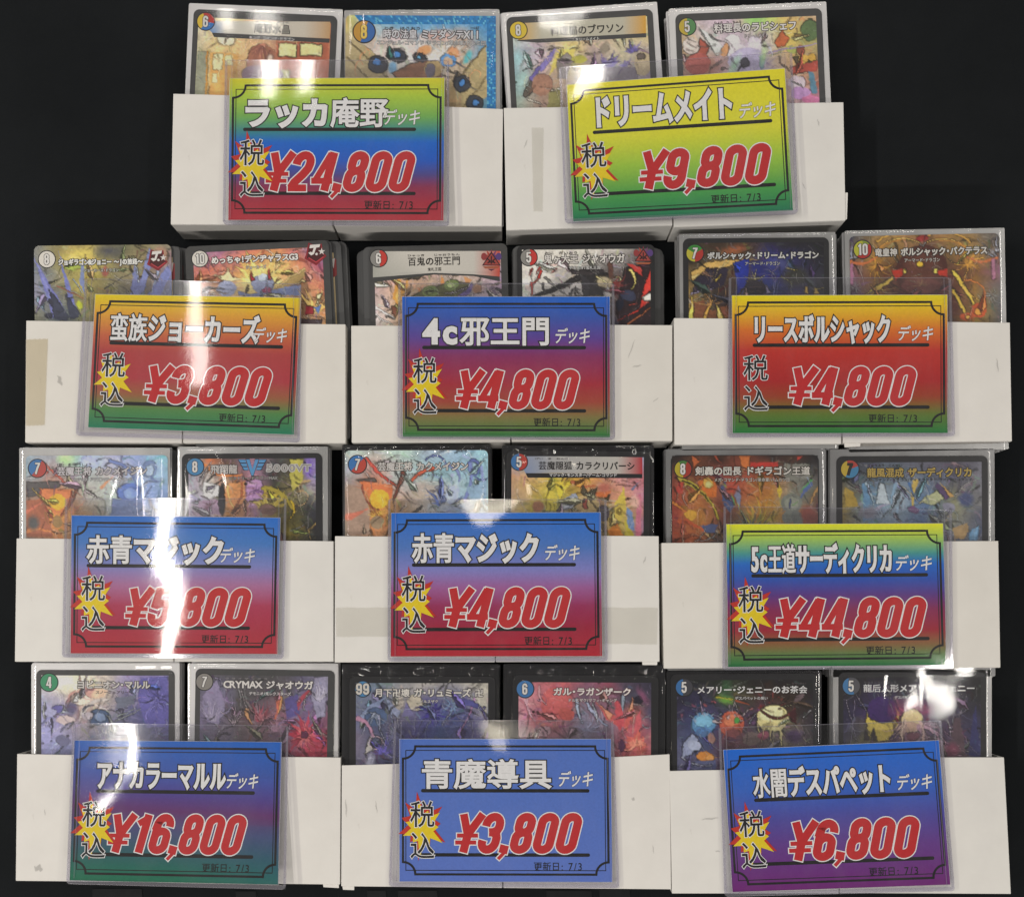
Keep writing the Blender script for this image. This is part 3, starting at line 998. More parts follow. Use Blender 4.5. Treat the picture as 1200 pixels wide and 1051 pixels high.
class Painter:
    def __init__(s, rect, tf, seed, res=0.34):
        s.x0, s.y0, s.x1, s.y1 = rect
        s.w = int((s.x1 - s.x0) / res) + 1
        s.h = int((s.y1 - s.y0) / res) + 1
        s.X, s.Y = np.meshgrid(np.linspace(s.x0, s.x1, s.w), np.linspace(s.y0, s.y1, s.h))
        s.rng = np.random.default_rng(seed)
        s.tf = tf
        s.C = np.zeros((s.h, s.w, 3))

    def grid(s, rows, warp=4.0):
        g = np.array([[hx(c) for c in r.split()] for r in rows])
        gh, gw = g.shape[:2]
        n1 = vnoise(s.rng, s.h, s.w, 7, 9) - .5 + .5 * (vnoise(s.rng, s.h, s.w, 16, 20) - .5)
        n2 = vnoise(s.rng, s.h, s.w, 7, 9) - .5 + .5 * (vnoise(s.rng, s.h, s.w, 16, 20) - .5)
        u = np.clip((s.X - s.x0 + n1 * warp) / (s.x1 - s.x0), 0, 1) * (gw - 1)
        v = np.clip((s.Y - s.y0 + n2 * warp) / (s.y1 - s.y0), 0, 1) * (gh - 1)
        ui = np.minimum(u.astype(int), gw - 2) if gw > 1 else u.astype(int)
        vi = np.minimum(v.astype(int), gh - 2)
        fu, fv = (u - ui)[..., None], (v - vi)[..., None]
        s.C = (g[vi, ui] * (1 - fu) + g[vi, ui + 1] * fu) * (1 - fv) + (g[vi + 1, ui] * (1 - fu) + g[vi + 1, ui + 1] * fu) * fv

    def blend(s, m, col, sl):
        s.C[sl] = s.C[sl] * (1 - m[..., None]) + np.asarray(col) * m[..., None]

    def win(s, xa, ya, xb, yb, pad=1.5):
        rx, ry = (s.x1 - s.x0) / (s.w - 1), (s.y1 - s.y0) / (s.h - 1)
        i0 = max(0, int((xa - pad - s.x0) / rx))
        i1 = min(s.w, int((xb + pad - s.x0) / rx) + 2)
        j0 = max(0, int((ya - pad - s.y0) / ry))
        j1 = min(s.h, int((yb + pad - s.y0) / ry) + 2)
        if i1 <= i0 or j1 <= j0:
            return None
        return (slice(j0, j1), slice(i0, i1))

    def spike(s, ax, ay, bx, by, w0, w1, col, bow=0.0, al=1.0, soft=0.35):
        """tapering stroke in mm"""
        d = np.hypot(bx - ax, by - ay) + 1e-6
        sl = s.win(min(ax, bx) - abs(bow) * d, min(ay, by) - abs(bow) * d, max(ax, bx) + abs(bow) * d, max(ay, by) + abs(bow) * d, 1 + max(w0, w1))
        if sl is None:
            return
        X, Y = s.X[sl], s.Y[sl]
        ex, ey = (bx - ax) / d, (by - ay) / d
        t = ((X - ax) * ex + (Y - ay) * ey) / d
        n = (X - ax) * -ey + (Y - ay) * ex
        tc = np.clip(t, 0, 1)
        n = n - bow * d * 4 * tc * (1 - tc)
        wd_ = (w0 * (1 - tc) + w1 * tc) / 2
        dist = np.hypot(n, (t - tc) * d) - wd_
        s.blend(np.clip(.5 - dist / soft, 0, 1) * al, col, sl)

    def ell(s, cx, cy, rx, ry, rot, col, soft=0.35, al=1.0):
        R = max(rx, ry)
        sl = s.win(cx - R, cy - R, cx + R, cy + R)
        if sl is None:
            return
        X, Y = s.X[sl] - cx, s.Y[sl] - cy
        c, sn = math.cos(math.radians(rot)), math.sin(math.radians(rot))
        q = np.hypot((X * c + Y * sn) / rx, (-X * sn + Y * c) / ry)
        s.blend(np.clip(.5 - (q - 1) * min(rx, ry) / soft, 0, 1) * al, col, sl)

    def poly(s, pts, col, al=1.0):
        xs, ys = [p[0] for p in pts], [p[1] for p in pts]
        sl = s.win(min(xs), min(ys), max(xs), max(ys))
        if sl is None:
            return
        X, Y = s.X[sl], s.Y[sl]
        inside = np.zeros(X.shape, bool)
        n = len(pts)
        dm = np.full(X.shape, 1e9)
        for k in range(n):
            (xa, ya), (xb, yb) = pts[k], pts[(k + 1) % n]
            cond = ((ya > Y) != (yb > Y))
            with np.errstate(divide='ignore', invalid='ignore'):
                xi = (xb - xa) * (Y - ya) / (yb - ya + 1e-12) + xa
            inside ^= cond & (X < xi)
            L2 = (xb - xa) ** 2 + (yb - ya) ** 2 + 1e-9
            tt = np.clip(((X - xa) * (xb - xa) + (Y - ya) * (yb - ya)) / L2, 0, 1)
            dm = np.minimum(dm, np.hypot(X - xa - tt * (xb - xa), Y - ya - tt * (yb - ya)))
        sd = np.where(inside, -dm, dm)
        s.blend(np.clip(.5 - sd / .35, 0, 1) * al, col, sl)

    def daubs(s, n, ang, spread, ln=(2, 7), wd_=(.3, 1.1), jit=.35, dark=.5):
        """many small brush marks that take up the colour below them, lighter or darker"""
        for k in range(n):
            x = s.rng.uniform(s.x0, s.x1)
            y = s.rng.uniform(s.y0, s.y1)
            j = min(s.h - 1, int((y - s.y0) / (s.y1 - s.y0) * s.h))
            i = min(s.w - 1, int((x - s.x0) / (s.x1 - s.x0) * s.w))
            c = s.C[j, i].copy()
            f = s.rng.uniform(-1, 1)
            if f < 0:
                c = c * (1 - dark * -f)
            else:
                c = c + (1 - c) * jit * f
            c = np.clip(c + s.rng.normal(0, .035, 3), 0, 1)
            a = math.radians(ang + s.rng.normal(0, spread))
            L = s.rng.uniform(*ln)
            w0 = s.rng.uniform(*wd_)
            s.spike(x, y, x + math.cos(a) * L, y + math.sin(a) * L, w0, .05, c, s.rng.uniform(-.2, .2), s.rng.uniform(.5, .95))

    def shards(s, n, ang, dark=.38):
        # two-toned blades and plates that take their colour from the ground they lie on, with an ink line round them
        for k in range(n):
            x, y = s.rng.uniform(s.x0 + 1, s.x1 - 1), s.rng.uniform(s.y0 + 5, s.y1)
            j = min(s.h - 1, int((y - s.y0) / (s.y1 - s.y0) * s.h))
            i = min(s.w - 1, int((x - s.x0) / (s.x1 - s.x0) * s.w))
            c = np.clip(s.C[j, i] + s.rng.normal(0, .05, 3), 0, 1)
            a = math.radians(ang + s.rng.normal(0, 55))
            L, w_ = s.rng.uniform(3, 9.5), s.rng.uniform(.6, 2.0)
            ca, sa = math.cos(a), math.sin(a)
            tip = (x + ca * L, y + sa * L)
            tail = (x - ca * L * .35, y - sa * L * .35)
            m1, m2 = (x - sa * w_, y + ca * w_), (x + sa * w_, y - ca * w_)
            ink = c * .3
            for p_, q_ in ((tip, m1), (m1, tail), (tail, m2), (m2, tip)):
                s.spike(*p_, *q_, .26, .26, ink, 0, .55)
            s.poly([tip, m1, tail], np.clip(c * 1.25 + .09, 0, 1))
            s.poly([tip, tail, m2], c * (1 - dark))
            s.spike(*tail, *tip, .22, .1, np.clip(c * 1.5 + .15, 0, 1), 0, .7)

    def flow(s, n, ang, steps=9, wd_=(.25, .9)):
        # long tapering locks that run side by side along one slow stream, like hair, plumes or flames
        fld = (vnoise(s.rng, s.h, s.w, 3, 4) - .5) * 4.6 + (vnoise(s.rng, s.h, s.w, 7, 9) - .5) * 1.3
        for k in range(n):
            x, y = s.rng.uniform(s.x0, s.x1), s.rng.uniform(s.y0, s.y1)
            c0 = None
            w0 = s.rng.uniform(*wd_)
            f = s.rng.uniform(-1, 1)
            st = s.rng.uniform(.7, 1.5)
            for m in range(steps):
                j = int((y - s.y0) / (s.y1 - s.y0) * (s.h - 1))
                i = int((x - s.x0) / (s.x1 - s.x0) * (s.w - 1))
                if not (0 <= j < s.h and 0 <= i < s.w):
                    break
                if c0 is None:
                    c0 = s.C[j, i].copy()
                    c0 = c0 * (1 + .62 * f) if f < 0 else c0 + (1 - c0) * .45 * f
                a = math.radians(ang) + fld[j, i]
                x2, y2 = x + math.cos(a) * st, y + math.sin(a) * st
                t0, t1 = m / steps, (m + 1) / steps
                s.spike(x, y, x2, y2, w0 * (1 - t0), w0 * (1 - t1), np.clip(c0 * .75 + s.C[j, i] * .25, 0, 1), 0, .85)
                x, y = x2, y2

    def ink(s, k=.5):
        g = s.C.mean(2)
        gy, gx = np.gradient(g)
        e = np.clip((np.hypot(gx, gy) - .035) * 9, 0, 1)
        s.C *= (1 - k * e)[..., None]

    def finish(s):
        # smear everything a little, as brushwork does, then lay finer marks over it
        f = lambda a, b_: vnoise(s.rng, s.h, s.w, a, b_) - .5
        dx = (f(9, 12) * .7 + f(22, 30) * .45 + f(45, 60) * .35) * s.w / (s.x1 - s.x0)
        dy = (f(9, 12) * .7 + f(22, 30) * .45 + f(45, 60) * .35) * s.h / (s.y1 - s.y0)
        J, I = np.meshgrid(np.arange(s.h), np.arange(s.w), indexing='ij')
        jj = np.clip(np.rint(J + dy).astype(int), 0, s.h - 1)
        ii = np.clip(np.rint(I + dx).astype(int), 0, s.w - 1)
        s.C = s.C[jj, ii]
        s.daubs(150, s.rng.uniform(40, 80), 55, (.6, 2.0), (.10, .3), .4, .4)
        s.C = s.C * (1 + .12 * f(60, 80) + .14 * f(14, 18))[..., None]
        s.C = np.clip(s.C, 0, 1)

    def ops(s, ops, fac):
        T = s.tf
        for o in ops:
            k = o[0]
            if k == 'e':
                x, y = T(o[1], o[2])
                s.ell(x, y, o[3] * fac, o[4] * fac, o[5], hx(o[6]), *(o[7:8] or (.35,)))
            elif k == 's':
                xa, ya = T(o[1], o[2])
                xb, yb = T(o[3], o[4])
                s.spike(xa, ya, xb, yb, o[5] * fac, o[6] * fac, hx(o[7]), o[8] if len(o) > 8 else 0.0)
            elif k == 'p':
                s.poly([T(*p) for p in o[1]], hx(o[2]))
            elif k == 'r':  #rays                      # rays or spines from a point: x y r0 r1 a0 a1 n width col
                for m in range(o[7]):
                    a = math.radians(o[5] + (o[6] - o[5]) * (m + s.rng.uniform(-.45, .45)) / max(1, o[7] - 1))
                    ra, rb = o[3] * s.rng.uniform(.4, 1.8), o[4] * s.rng.uniform(.45, 1.1)
                    xa, ya = T(o[1] + ra * math.cos(a), o[2] + ra * math.sin(a))
                    xb, yb = T(o[1] + rb * math.cos(a), o[2] + rb * math.sin(a))
                    s.spike(xa, ya, xb, yb, o[8] * fac * s.rng.uniform(.5, 1.25), .05, np.clip(hx(o[9]) * s.rng.uniform(.8, 1.15), 0, 1), (o[10] if len(o) > 10 else 0.0) * s.rng.uniform(.2, 1.8) + s.rng.uniform(-.06, .06), s.rng.uniform(.6, 1))
            elif k == 'd':
                s.daubs(*o[1:])

DB = ('d', 40, 60, 45)
#@CARDS@
# each card: photo window (x, y, zoom), printed face TL/TR, sleeve TL/TR, sleeve, border, picture inset (left, top, right mm),
# rows of picture colour, brush ops, cost disc (x, y, r, slices, numeral, colours), lines of lettering, plate, label
C_ = []
def card(**k):
    C_.append(k)
card(sh=0, fl=14, amp=.03, creases=0, gain=1.5, win=(210, 0, 6.154), face=((227.1, 11), (395.6, 19.2)), slv=((221.4, 3.6), (401.7, 11.4)), kind='white', border='grey', ins=(2.3, 3.4, 2.7),
     g=['c9bca0 d6bb8a d0b088 a88868 b8806a a06848', 'b8b090 dcb880 d2ae80 a47860 b89878 a86a50', '98987e d8b070 c89868 8e7078 a06458 a05a48', '8f8f78 d0a868 c09060 7a6470 905848 984c38'],
     ops=[('p', [(135, 370), (215, 375), (195, 740), (110, 740)], '8a8c78'), ('p', [(228, 385), (425, 390), (420, 740), (215, 740)], 'cf9f5c'),
          ('p', [(248, 392), (318, 395), (312, 505), (242, 500)], 'ddd4a4'), ('p', [(336, 400), (392, 402), (388, 480), (332, 478)], 'd8cc9a'), ('p', [(240, 525), (280, 527), (276, 600), (236, 598)], 'd8cc98'),
          ('s', 205, 375, 190, 740, 14, 12, 'b8843c'), ('e', 335, 285, 76, 56, 5, 'b09a70'), ('e', 335, 285, 66, 48, 5, 'ddcfae'),
          ('s', 335, 285, 360, 268, 5, 3, '54483c'), ('s', 335, 285, 330, 316, 5, 3, '54483c'),
          ('p', [(700, 300), (1075, 312), (1068, 740), (690, 740)], 'a45c44'), ('p', [(715, 312), (842, 316), (840, 412), (712, 410)], 'd8d092'), ('p', [(868, 316), (1030, 322), (1024, 408), (866, 404)], 'd8d092'),
          ('p', [(710, 510), (800, 512), (798, 640), (708, 640)], 'b8b078'),
          ('e', 598, 470, 118, 150, 0, '9a6650'), ('e', 600, 540, 150, 70, 0, '7c6270'),
          ('r', 610, 310, 20, 170, 60, 130, 12, 16, 'ae7660', .1), ('r', 600, 320, 30, 190, 40, 150, 14, 8, '7a4c44', -.1), ('e', 655, 420, 22, 30, 20, 'd8c0b0', 1.2), ('d', 90, 80, 30, (1.5, 4), (.2, .6), .25, .3)],
     plate=(['7aa0d0', 'd8d4c8', 'd4ccbc', 'c8a070'], [(142, 152), (330, 155), (900, 158), (1090, 160), (1086, 280), (900, 272), (330, 246), (240, 240)]), strip=[(236, 238), (1086, 282), (1083, 312), (252, 270)],
     cost=(192, 158, 64, [(110, 240, 'e0c040'), (240, 350, '3a78c0'), (-10, 110, 'b83a34')], '6'),
     names=[('庵野水晶', 672, 212, 266, 68, '1c1c1c', None), ('キング・コマンド・ドラゴン', 668, 281, 330, 26, 'e8e8e8', None), ('あん　の　あきら', 672, 160, 245, 17, '606060', None)],
     label='sleeved card with cost number 6 and a pale nameplate above a brown room picture')
card(sh=2, fl=30, win=(400, 0, 6.154), face=((404.9, 17.9), (581.2, 19.5)), slv=((403.2, 12.2), (585.2, 11)), kind='silver', border='art', ins=(0.1, 0.1, 0.1),
     g=['c8b850 88b0c0 3a90cc 2f8acc 2f8acc 2f8acc', 'b0a070 c9b8b0 d8ccc8 d0c4b8 c8b0a0 3a88c0', 'a89870 c8c0b0 d8d4cc dcd8d0 c0a888 3a88c0', 'a89068 b09a78 b89c80 a08468 a89468 3a80b8', '907c58 9c8864 8a6a50 907860 a09070 4a90b8'],
     ops=[('p', [(30, 240), (230, 370), (340, 560), (340, 780), (30, 780)], 'b0a078'), ('s', 60, 300, 330, 560, 10, 6, '84744e'), ('s', 40, 420, 260, 640, 8, 6, '8a7a54'), ('p', [(1048, 330), (1050, 700), (860, 780), (870, 520)], 'aa9a70'), ('s', 1040, 340, 850, 560, 8, 6, '7a6a48'), ('s', 1045, 560, 880, 770, 8, 6, '86764f'),
          ('r', 770, 420, 40, 250, 190, 350, 13, 20, 'e8e8e4'), ('e', 410, 255, 90, 35, 0, 'd8c4c8', 2), ('e', 700, 260, 120, 40, 0, 'c8a8a0', 2),
          ('e', 600, 365, 50, 34, -20, 'd89a68', 1), ('e', 805, 380, 40, 44, 30, 'd89a70', 1), ('e', 915, 410, 26, 50, 25, '5ab0b8', 1), ('e', 370, 490, 30, 44, 10, '7aa8c8', 1),
          ('p', [(360, 530), (480, 470), (600, 440), (740, 470), (720, 600), (420, 590)], '8a624a'), ('e', 665, 500, 70, 60, 0, 'b09868'), ('e', 640, 510, 36, 50, 0, '6a6470'), ('e', 770, 440, 62, 48, 0, '5a90c8'), ('e', 770, 445, 40, 28, 0, 'c8a888'),
          ('e', 400, 402, 72, 46, 18, '383c44'), ('e', 402, 398, 28, 20, 18, '4a84c4'), ('e', 565, 416, 56, 34, 24, '383c44'), ('e', 560, 414, 20, 12, 40, '70b0d8'), ('e', 262, 466, 74, 62, 10, '3c3e46'), ('e', 256, 450, 38, 26, 0, '4a80c0'),
          ('e', 872, 602, 56, 58, 40, '383c44'), ('e', 870, 596, 22, 28, 30, '4a84c4'), ('e', 962, 740, 64, 54, 35, '383c44'), ('e', 965, 740, 26, 28, 30, '4a84c4'), ('s', 820, 590, 830, 520, 26, 2, '2c2e34'),
          ('s', 170, 370, 150, 470, 9, 5, 'd08a60', .3), ('s', 180, 350, 200, 400, 9, 5, 'd08a60', -.3), ('s', 975, 510, 930, 600, 10, 5, 'd8a070', .25), ('s', 985, 520, 1000, 560, 10, 5, 'd8a070', -.3), ('s', 130, 440, 100, 540, 8, 4, 'c88a62', .2), DB],
     bands=[('p', [(95, 112), (1114, 118), (1114, 178), (150, 178)], '2c86c8'), ('p', [(1050, 118), (1114, 118), (1114, 790), (1050, 790)], '2c84c6')],
     cost=(165, 232, 80, [(70, 250, 'c8963c'), (-110, 70, '3a6cb0')], '8', 'e8c860'),
     names=[('時の法皇 ミラダンテXII', 650, 252, 700, 66, 'd8d8dc', '2c2428'), ('エンジェル・コマンド・ドラゴン/革命軍/ドレミ団', 650, 312, 785, 34, 'd8d8d8', '282828'), ('とき　ほうおう', 440, 208, 270, 24, '383838', None), ('トゥエルブ', 962, 205, 64, 22, '383838', None)],
     label='foil card with cost number 8, a sparkling blue border and dark round runes')
card(amp=.04, creases=1, win=(580, 0, 6.0), face=((593, 20.8), (764.7, 10.8)), slv=((587.5, 15.3), (770, 2)), kind='white', border='grey', ins=(2.4, 3.0, 2.6),
     g=['c8b8a0 d0b8a0 c8a898 d0a890 c8a888 d0c088', 'a8bcc0 b8a8b8 d8c878 c0a898 c8c098 c8b890', '88a8b0 c8b0b0 c8b878 908890 b0a890 8878a8', '98b0a8 a88878 b09880 8a8288 908898 a8a098', 'a0a898 a08878 a8a080 908878 888488 a09890'],
     ops=[('p', [(430, 330), (400, 430), (330, 510), (310, 480), (370, 390)], '8478b8'), ('p', [(330, 480), (250, 590), (240, 560), (300, 470)], '6a60a0'), ('p', [(440, 350), (560, 350), (540, 440), (420, 480), (370, 540)], 'd6c468'), ('p', [(430, 470), (440, 420), (510, 370), (545, 420), (530, 470), (500, 560), (440, 560)], '8c8480'),
          ('e', 590, 420, 60, 26, 0, 'b4b050'), ('e', 770, 340, 26, 40, 30, '8a8070', 1), ('r', 800, 470, 20, 110, 180, 330, 9, 40, '6a60a0'), ('r', 975, 360, 10, 90, 170, 340, 7, 34, '6c62a8'), ('r', 910, 470, 10, 70, 190, 340, 6, 30, '7068a0'),
          ('p', [(700, 470), (1010, 480), (1000, 600), (690, 600)], '78707c'), ('e', 1040, 450, 60, 90, 10, 'b8a888'), ('e', 1030, 400, 28, 24, 0, '6c6058'),
          ('p', [(250, 570), (300, 600), (260, 660), (220, 690), (200, 670)], '5c544c'), ('e', 330, 600, 70, 80, 20, 'a07864'), ('p', [(380, 650), (460, 610), (470, 780), (370, 780)], '8f8a58'), ('s', 240, 700, 330, 740, 18, 6, 'e0d8c8'), ('s', 390, 640, 460, 620, 8, 6, 'e4dcc8'),
          ('e', 160, 420, 30, 60, 0, '9ac0c4', 2), ('e', 190, 560, 30, 80, 20, 'a0c0bc', 2), DB],
     plate=(['e0b040', 'c8c4b0', 'c8c4b0', 'e0a838'], [(150, 168), (330, 158), (900, 122), (1060, 112), (1062, 236), (900, 245), (330, 274), (165, 284)]), strip=[(165, 284), (1062, 236), (1064, 265), (300, 304), (150, 290)],
     cost=(165, 215, 62, [(0, 360, 'e0c43c')], '8'),
     names=[('料理猫のブワソン', 647, 212, 520, 64, '2a2420', None), ('ドリームメイト', 650, 277, 172, 24, 'd8d8d0', None), ('りょう　り　ねこ', 480, 172, 190, 14, '8a8270', None)],
     label='sleeved card with a golden cost disc and golden nameplate over purple spikes')
card(sh=4, fl=36, win=(775, 0, 5.854), face=((791.2, 17.1), (962.9, 9.9)), slv=((783.5, 10.6), (968.4, 1.7)), kind='white', border='grey', ins=(2.4, 3.2, 2.6),
     g=['b8a8a0 c8b8c0 c0a8b8 b8d070 d8b870 c8a888', 'b8a078 c0b8b0 c8b8c8 c0b8c0 d0b860 808858', 'b89888 a87060 c8c0c8 b8b0c0 d8b078 a88870', 'a07068 a89080 b8b0c8 a8a8c0 d0b0a0 a06050', 'a87870 b0a890 b8b0c8 b0a8b8 c8b0b8 b080a8'],
     ops=[('p', [(258, 195), (300, 215), (420, 320), (395, 390), (370, 380)], 'd0d4d0'), ('s', 258, 195, 375, 385, 6, 4, '80807c'), ('p', [(270, 265), (330, 330), (300, 380), (250, 360)], 'a85848'), ('e', 250, 440, 85, 75, -10, 'ac5c54'), ('s', 190, 410, 300, 400, 6, 4, '8c443c'), ('s', 180, 450, 300, 450, 6, 4, '8c443c'), ('e', 205, 320, 60, 55, 10, 'd0c4bc'), ('s', 170, 340, 230, 360, 5, 3, '9a8c84'), ('s', 185, 300, 240, 330, 5, 3, '9a8c84'),
          ('e', 490, 290, 56, 54, 0, 'e0d8dc'), ('e', 520, 355, 70, 48, -15, 'd8d0d8'), ('e', 440, 350, 24, 50, 20, 'c89468'), ('e', 640, 310, 46, 70, 10, 'd4ccd8'), ('e', 590, 420, 130, 90, 0, 'b8b0cc'), ('e', 572, 432, 32, 30, 0, '464450'), ('e', 690, 430, 18, 50, 0, '7898a8'),
          ('p', [(780, 290), (830, 210), (880, 260), (850, 320), (800, 330)], 'b8643c'), ('e', 1020, 205, 60, 75, 0, '5a7048'), ('e', 900, 340, 40, 30, 20, 'a8b060'), ('e', 960, 345, 28, 36, 0, '8a5040'), ('p', [(900, 400), (1060, 380), (1065, 440), (940, 460)], '5c4c38'), ('e', 975, 410, 40, 34, -20, 'd0a850'), ('e', 1035, 400, 26, 26, 0, 'c8a048'), ('p', [(880, 470), (1070, 420), (1070, 490), (900, 510)], 'a84c40'), ('p', [(1000, 490), (1040, 500), (1075, 640), (1030, 640)], '5a8298'), ('e', 930, 570, 60, 50, 0, 'd0c0c8'), ('e', 960, 640, 70, 44, 0, 'b890c0'), ('e', 1030, 680, 60, 30, 0, 'c878a0'),
          ('s', 720, 360, 1060, 300, 14, 8, '9888a8'), ('e', 640, 140, 50, 26, 0, '90d068', 4), ('e', 500, 450, 20, 60, 30, 'a8d0b0', 2), ('e', 700, 370, 14, 60, 10, 'b8d890', 2), ('d', 40, 50, 45)],
     cost=(178, 186, 60, [(90, 270, 'c8b040'), (-90, 90, '5a9058')], '5'),
     names=[('料理長のラビシェフ', 645, 188, 570, 62, 'e8e4e0', '3c3438'), ('ドリームメイト', 650, 248, 170, 26, 'd8d0d0', '50484c'), ('りょう　り　ちょう', 455, 156, 190, 16, '584c50', None)],
     label='sleeved foil card with cost number 5 on a half yellow, half green disc')
card(win=(30, 280, 6.316), face=((39.8, 288.2), (200.7, 286.6)), slv=None, kind='grey', border='art', ins=(0, 0, 0),
     g=['787870 887c50 a89858 686850 787050 908878', '687080 908858 b8a850 807858 887858 807080', '8888a0 686860 a89848 787460 706858 707898', '747468 4c5868 888050 68685c 686458 888468', '6a6a54 484e5c 5c6048 58584e 5c5a50 7c7860'],
     ops=[('e', 390, 130, 110, 40, 0, 'c8b85c', 4), ('e', 380, 160, 60, 30, 0, 'd8c878', 2), ('e', 620, 90, 90, 40, 0, '48484c', 4), ('p', [(64, 140), (320, 580), (200, 590)], '6c70ac'), ('p', [(64, 140), (110, 230), (260, 560), (200, 500)], '7c80b8'), ('p', [(248, 90), (385, 550), (330, 560)], '6a70ac'), ('p', [(170, 370), (330, 580), (300, 610), (220, 590)], '34384a'), ('p', [(290, 400), (420, 580), (330, 600)], '363a4c'),
          ('s', 240, 350, 430, 440, 9, 5, '8a4c40'), ('p', [(410, 190), (432, 200), (440, 420), (400, 330)], '7480a8'), ('s', 350, 300, 420, 400, 12, 4, '9aa8b8'), ('s', 100, 350, 185, 460, 14, 4, '788098'), ('s', 70, 480, 170, 570, 12, 4, '747c94'), ('e', 185, 470, 18, 30, -30, '2e3040'), ('e', 175, 570, 30, 20, 20, '2e3040'),
          ('p', [(800, 180), (840, 300), (860, 420), (770, 420)], '7078a8'), ('s', 815, 200, 850, 410, 12, 5, 'b8c4d8'), ('p', [(920, 60), (850, 290), (790, 420), (870, 400), (960, 120)], '7880b0'), ('p', [(1060, 180), (900, 420), (1000, 420), (1078, 260)], '747cae'), ('s', 980, 240, 930, 400, 22, 6, '98a4c0'), ('e', 1000, 130, 60, 70, 0, '9c7c68', 2), ('e', 590, 240, 20, 40, 0, '94564c', 1), ('s', 590, 370, 720, 280, 6, 3, '3c3c40'), ('e', 395, 490, 20, 34, 0, 'a8b038'), ('d', 40, 50, 50)],
     cost=(158, 152, 63, [(0, 360, 'dcd8d0')], '8'),
     names=[('ジョギラゴン&ジョニー ～Jの旅路～', 555, 172, 625, 44, 'e4e4e0', '2c2c2c'), ('ジョーカーズ・ドラゴン', 560, 234, 262, 26, 'd0d0c8', '303030'), ('たびじ', 790, 132, 70, 16, '2c2c2c', None)],
     emblem=('shield', 968, 150, 1.0), beh=[(3.2, -.3), (3.6, 0.2), (6.0, -.1), (6.9, .2), (4.4, .5)],
     label='unsleeved borderless card with cost number 8 and blue blades')
card(win=(210, 280, 6.0), face=((216.7, 289.2), (385, 281.3)), slv=None, kind='grey', border='grey', ins=(3.4, 2.9, 2.9),
     g=['8078a8 a87088 c07060 c88858 b87068 7870a0', 'c06858 c87860 d8a868 d8b878 c88060 a05870', 'b87068 d0a070 e0c888 e0c488 d0a070 b06858', '908498 a89888 d8c088 d0b078 b08c68 c07858', '8088a0 8890a8 a0a0a0 a89880 806858 d09860', '706870 70707c 80747c 8a6858 5c5058 d8a868'],
     ops=[('r', 590, 330, 40, 270, 195, 345, 11, 70, 'e0c070'), ('r', 590, 330, 30, 200, 190, 350, 15, 40, 'ecd890'), ('p', [(240, 260), (320, 255), (345, 200), (370, 260), (440, 285), (370, 300), (340, 340), (310, 300)], 'ecd8a8'), ('e', 335, 350, 70, 55, 0, '98a0bc'), ('s', 290, 330, 400, 330, 5, 4, '787e98'), ('s', 280, 360, 400, 362, 5, 4, '787e98'), ('p', [(660, 350), (880, 195), (890, 250), (850, 300), (680, 370)], 'a08858'), ('s', 880, 210, 670, 350, 14, 6, 'c8b078'), ('p', [(410, 370), (500, 390), (850, 320), (850, 400), (420, 405)], '7c88b0'),
          ('e', 590, 320, 80, 70, 0, '9098b4'), ('e', 590, 270, 34, 26, 0, 'b8c4d4'), ('p', [(500, 225), (535, 290), (510, 300)], 'a8383c'), ('p', [(625, 205), (655, 290), (625, 290)], 'a8383c'), ('e', 615, 360, 34, 22, 0, '98506a'), ('p', [(850, 330), (900, 300), (930, 480), (870, 540)], '84644c'), ('r', 960, 520, 20, 210, 230, 330, 8, 50, 'e8c070'), ('p', [(890, 470), (950, 470), (945, 530), (890, 530)], '8c2c34'), ('p', [(950, 480), (1000, 460), (980, 530)], '5878b0'), ('p', [(850, 560), (1000, 570), (1000, 620), (850, 620)], '4c4044'), ('d', 40, 70, 40)],
     cost=(146, 141, 58, [(0, 360, 'd8d4cc')], '10'),
     names=[('めっちゃ!デンヂャラスG3', 533, 140, 615, 50, 'e8e4e0', '3c2c2c'), ('ジョーカーズ', 540, 200, 145, 26, 'd8d0c8', '604438'), ('スリー', 815, 80, 40, 14, '5c3c3c', None)],
     emblem=('shield', 950, 100, 1.0), beh=[(1.2, .2), (5.0, .2), (6.8, .6), (7.3, 1.0), (7.6, .4)],
     label='unsleeved grey-bordered card with cost number 10 over orange flames')
